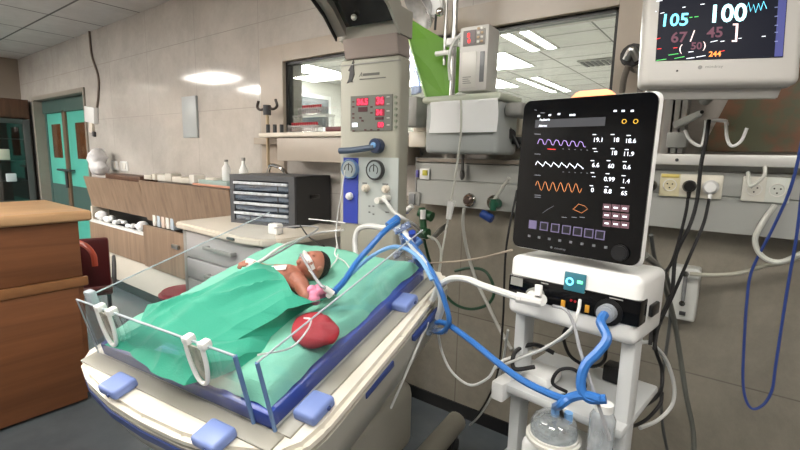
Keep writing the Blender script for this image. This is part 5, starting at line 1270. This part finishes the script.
cable('tube_line', [P(508, 330, 1.2), P(502, 365, 1.3), P(492, 395, 1.4), P(480, 415, 1.5), P(470, 425, 1.6)], .004, HWHITE, 'thin white line dropping left of the ventilator cart to the floor', 'tube')
cable('power_cable', [P(517, 190, 1.5), P(506, 250, 1.5), P(503, 320, 1.55), P(498, 370, 1.6), P(488, 398, 1.65), P(474, 420, 1.75)], .004, RUB, 'black cable hanging left of the ventilator', 'cable')
# ECG leads from the cart corner to the baby, left side
LD = mat('lead_grey', (150, 152, 156), .4); 
cable('sensor_lead', [(-2.06, 1.56, ZT + .04), P(300, 226, 1.42), P(318, 228, 1.3), BW_(300, 240, .10), BW_(270, 257, .10), BW_(244, 270, .09)], .0035, LD, 'grey sensor lead running along the far bed edge to the hand', 'lead')
cable('sensor_lead', [P(344, 230, 1.36), P(318, 233, 1.3), BW_(285, 245, .12), BW_(262, 260, .11), BW_(247, 267, .09)], .0045, HWHITE, 'white infusion lead along the far bed edge to the taped hand', 'lead')
cable('sensor_lead', [P(309, 219, 1.38), P(330, 221, 1.38), P(345, 223, 1.38)], .003, HWHITE, 'short white lead from cart corner to warmer column', 'lead')
cable('sensor_lead', [P(345, 170, 1.36), P(341, 195, 1.34), P(338, 212, 1.34), P(336, 235, 1.3), BW_(338, 255, .05), BW_(330, 268, .05)], .0025, HWHITE, 'thin white lead falling along the column to the pillow area', 'lead')
cable('sensor_lead', [BW_(337, 245, .06), BW_(335, 255, .05), BW_(345, 262, .05), BW_(352, 272, .05)], .0025, HWHITE, 'thin white lead curled on the mint sheet beside the head', 'lead')
cable('sensor_lead', [BW_(258, 355, .15), BW_(290, 348, .10), BW_(306, 332, .10), BW_(311, 320, .10), BW_(304, 318, .10)], .0022, HWHITE, 'thin pink-white lead crossing the red cushion', 'lead')
cable('sensor_lead', [P(300, 225, 1.42), P(308, 236, 1.3), P(318, 243, 1.25), P(324, 246, 1.2)], .003, RUB, 'black lead tangled at the top of the bed', 'lead')
# cables behind and right of the ventilator
cable('power_cable', [(x2, YS - .036, 1.37), P(686, 212, 2.0), P(679, 240, 1.9), P(672, 262, 1.8), P(662, 278, 1.7), P(655, 300, 1.6), P(650, 345, 1.55)], .0055, RUB, 'black cable from the round black plug behind the ventilator, left one', 'cable')
cable('power_cable', [P(709, 120, 1.99), P(706, 140, 1.97), P(701, 165, 1.97), P(697, 200, 1.97), P(690, 225, 1.95), P(676, 255, 1.85), P(672, 290, 1.75), P(660, 320, 1.6)], .0065, RUB, 'black cable hung over the white double hook', 'cable')
cable('power_cable', [(x3, YS - .036, 1.37), P(708, 205, 2.0), P(703, 225, 1.97), P(688, 260, 1.9), P(673, 295, 1.75), P(659, 325, 1.6), P(654, 350, 1.55)], .0055, RUB, 'black cable from the white plug', 'cable')
cable('power_cable', [P(652, 268, 1.45), P(656, 300, 1.5), P(655, 345, 1.6), P(662, 370, 1.65), P(660, 392, 1.6), P(645, 405, 1.5), P(628, 412, 1.4)], .006, RUB, 'black cable looping right of the cart post, inner loop', 'cable')
cable('power_cable', [P(662, 392, 1.62), P(660, 404, 1.6), P(648, 418, 1.55), P(636, 425, 1.5), P(622, 428, 1.4)], .0055, RUB, 'black cable looping right of the cart post, lower loop', 'cable')
cable('power_cable', [P(640, 342, 1.5), P(652, 344, 1.6), P(666, 360, 1.7), P(674, 385, 1.75), P(672, 405, 1.75), P(658, 420, 1.7), P(640, 428, 1.6)], .0065, HWHITE, 'white cable in a wide arc right of the cart post', 'cable')
cable('gas_hose', [P(645, 255, 1.3), P(658, 268, 1.5), P(666, 290, 1.7), P(674, 320, 1.9), P(680, 355, 2.0), P(686, 395, 2.05), P(693, 430, 2.1), P(694, 460, 2.1)], .0095, mat('grey_hose2', (112, 114, 108), .45), 'grey hose falling behind the ventilator to the floor', 'hose')
cable('gas_hose', [P(651, 235, 1.5), P(656, 262, 1.6), P(668, 280, 1.8), P(670, 320, 1.9), P(662, 380, 1.95), P(662, 420, 2.0), P(668, 455, 2.05)], .006, mat('grey_hose3', (84, 86, 84), .45), 'thin dark grey hose beside the thicker grey one', 'hose')
cable('tube_line', [P(690, 274, 2.08), P(715, 275, 2.08), P(740, 273, 2.08), P(765, 266, 2.08), P(785, 262, 2.08), P(805, 255, 2.08)], .008, mat('dusty_tube', (168, 166, 152), .4), 'cloudy suction tube leading right from the gauge box', 'tube')
cable('tube_line', [P(748, 172, 2.02), P(749, 183, 2.0), P(752, 186, 1.99), P(764, 176, 2.0), P(765, 166, 2.01)], .006, TRANS, 'clear tube hooked over the rail above the empty sockets', 'tube')
cable('tube_line', [P(775, 205, 2.05), P(763, 222, 2.03), P(755, 240, 2.03), P(762, 256, 2.03), P(780, 262, 2.03), P(805, 252, 2.03)], .009, TRANS, 'clear tube curving below the panel at the right edge', 'tube')
NB = mat('blue_cable', (50, 72, 140), .4)
cable('data_cable', [P(803, 135, 1.9), P(797, 165, 1.92), P(788, 195, 1.95), P(772, 230, 2.0), P(752, 270, 2.05), P(747, 300, 2.06), P(744, 345, 2.07), P(743, 380, 2.07), P(746, 400, 2.07), P(753, 409, 2.07), P(764, 404, 2.07), P(772, 390, 2.07), P(775, 370, 2.07), P(781, 330, 2.06), P(788, 285, 2.04), P(796, 240, 2.0), P(802, 190, 1.95)], .0048, NB, 'blue cable hanging in a long loop at the right edge', 'cable')
cable('power_cable', [MC_ @ V(p) for p in ((-.09, .04, .935), (-.13, .0, .93), (-.145, .03, .965), (-.11, .07, .985), (-.06, .09, .97))], .006, RUB, 'black cable loop rising over the white adapter on the shelf', 'cable')
cable('power_cable', [MC_ @ V(p) for p in ((-.02, .22, 1.04), (-.08, .2, 1.0), (-.06, .2, .93), (.0, .2, .915), (.04, .2, .95), (.03, .2, 1.03))], .005, RUB, 'black cable coiled at the back of the cart shelf', 'cable')
cable('power_cable', [MC_ @ V(p) for p in ((.02, .0, .92), (-.01, -.02, .94), (.0, -.01, .975), (.035, .0, .985), (.06, .01, .95), (.04, .0, .92), (.01, -.02, .91), (.03, -.04, .87), (.05, -.05, .8))], .0045, RUB, 'black cable knotted between humidifier and bottle', 'cable')
cable('sensor_lead', [P(553, 306, 1.05), P(566, 310, 1.03), P(574, 325, 1.02), P(580, 350, 1.0), P(590, 380, .98), P(600, 410, .97), P(610, 440, .97)], .0038, LD, 'grey lead hanging from the ventilator ports past the blue hose', 'lead')
cable('sensor_lead', [P(580, 300, 1.07), P(578, 312, 1.04), P(570, 330, 1.03), P(545, 348, 1.06), P(516, 360, 1.12), P(495, 368, 1.15)], .0038, HWHITE, 'white lead from the ventilator ports drooping to the left', 'lead')
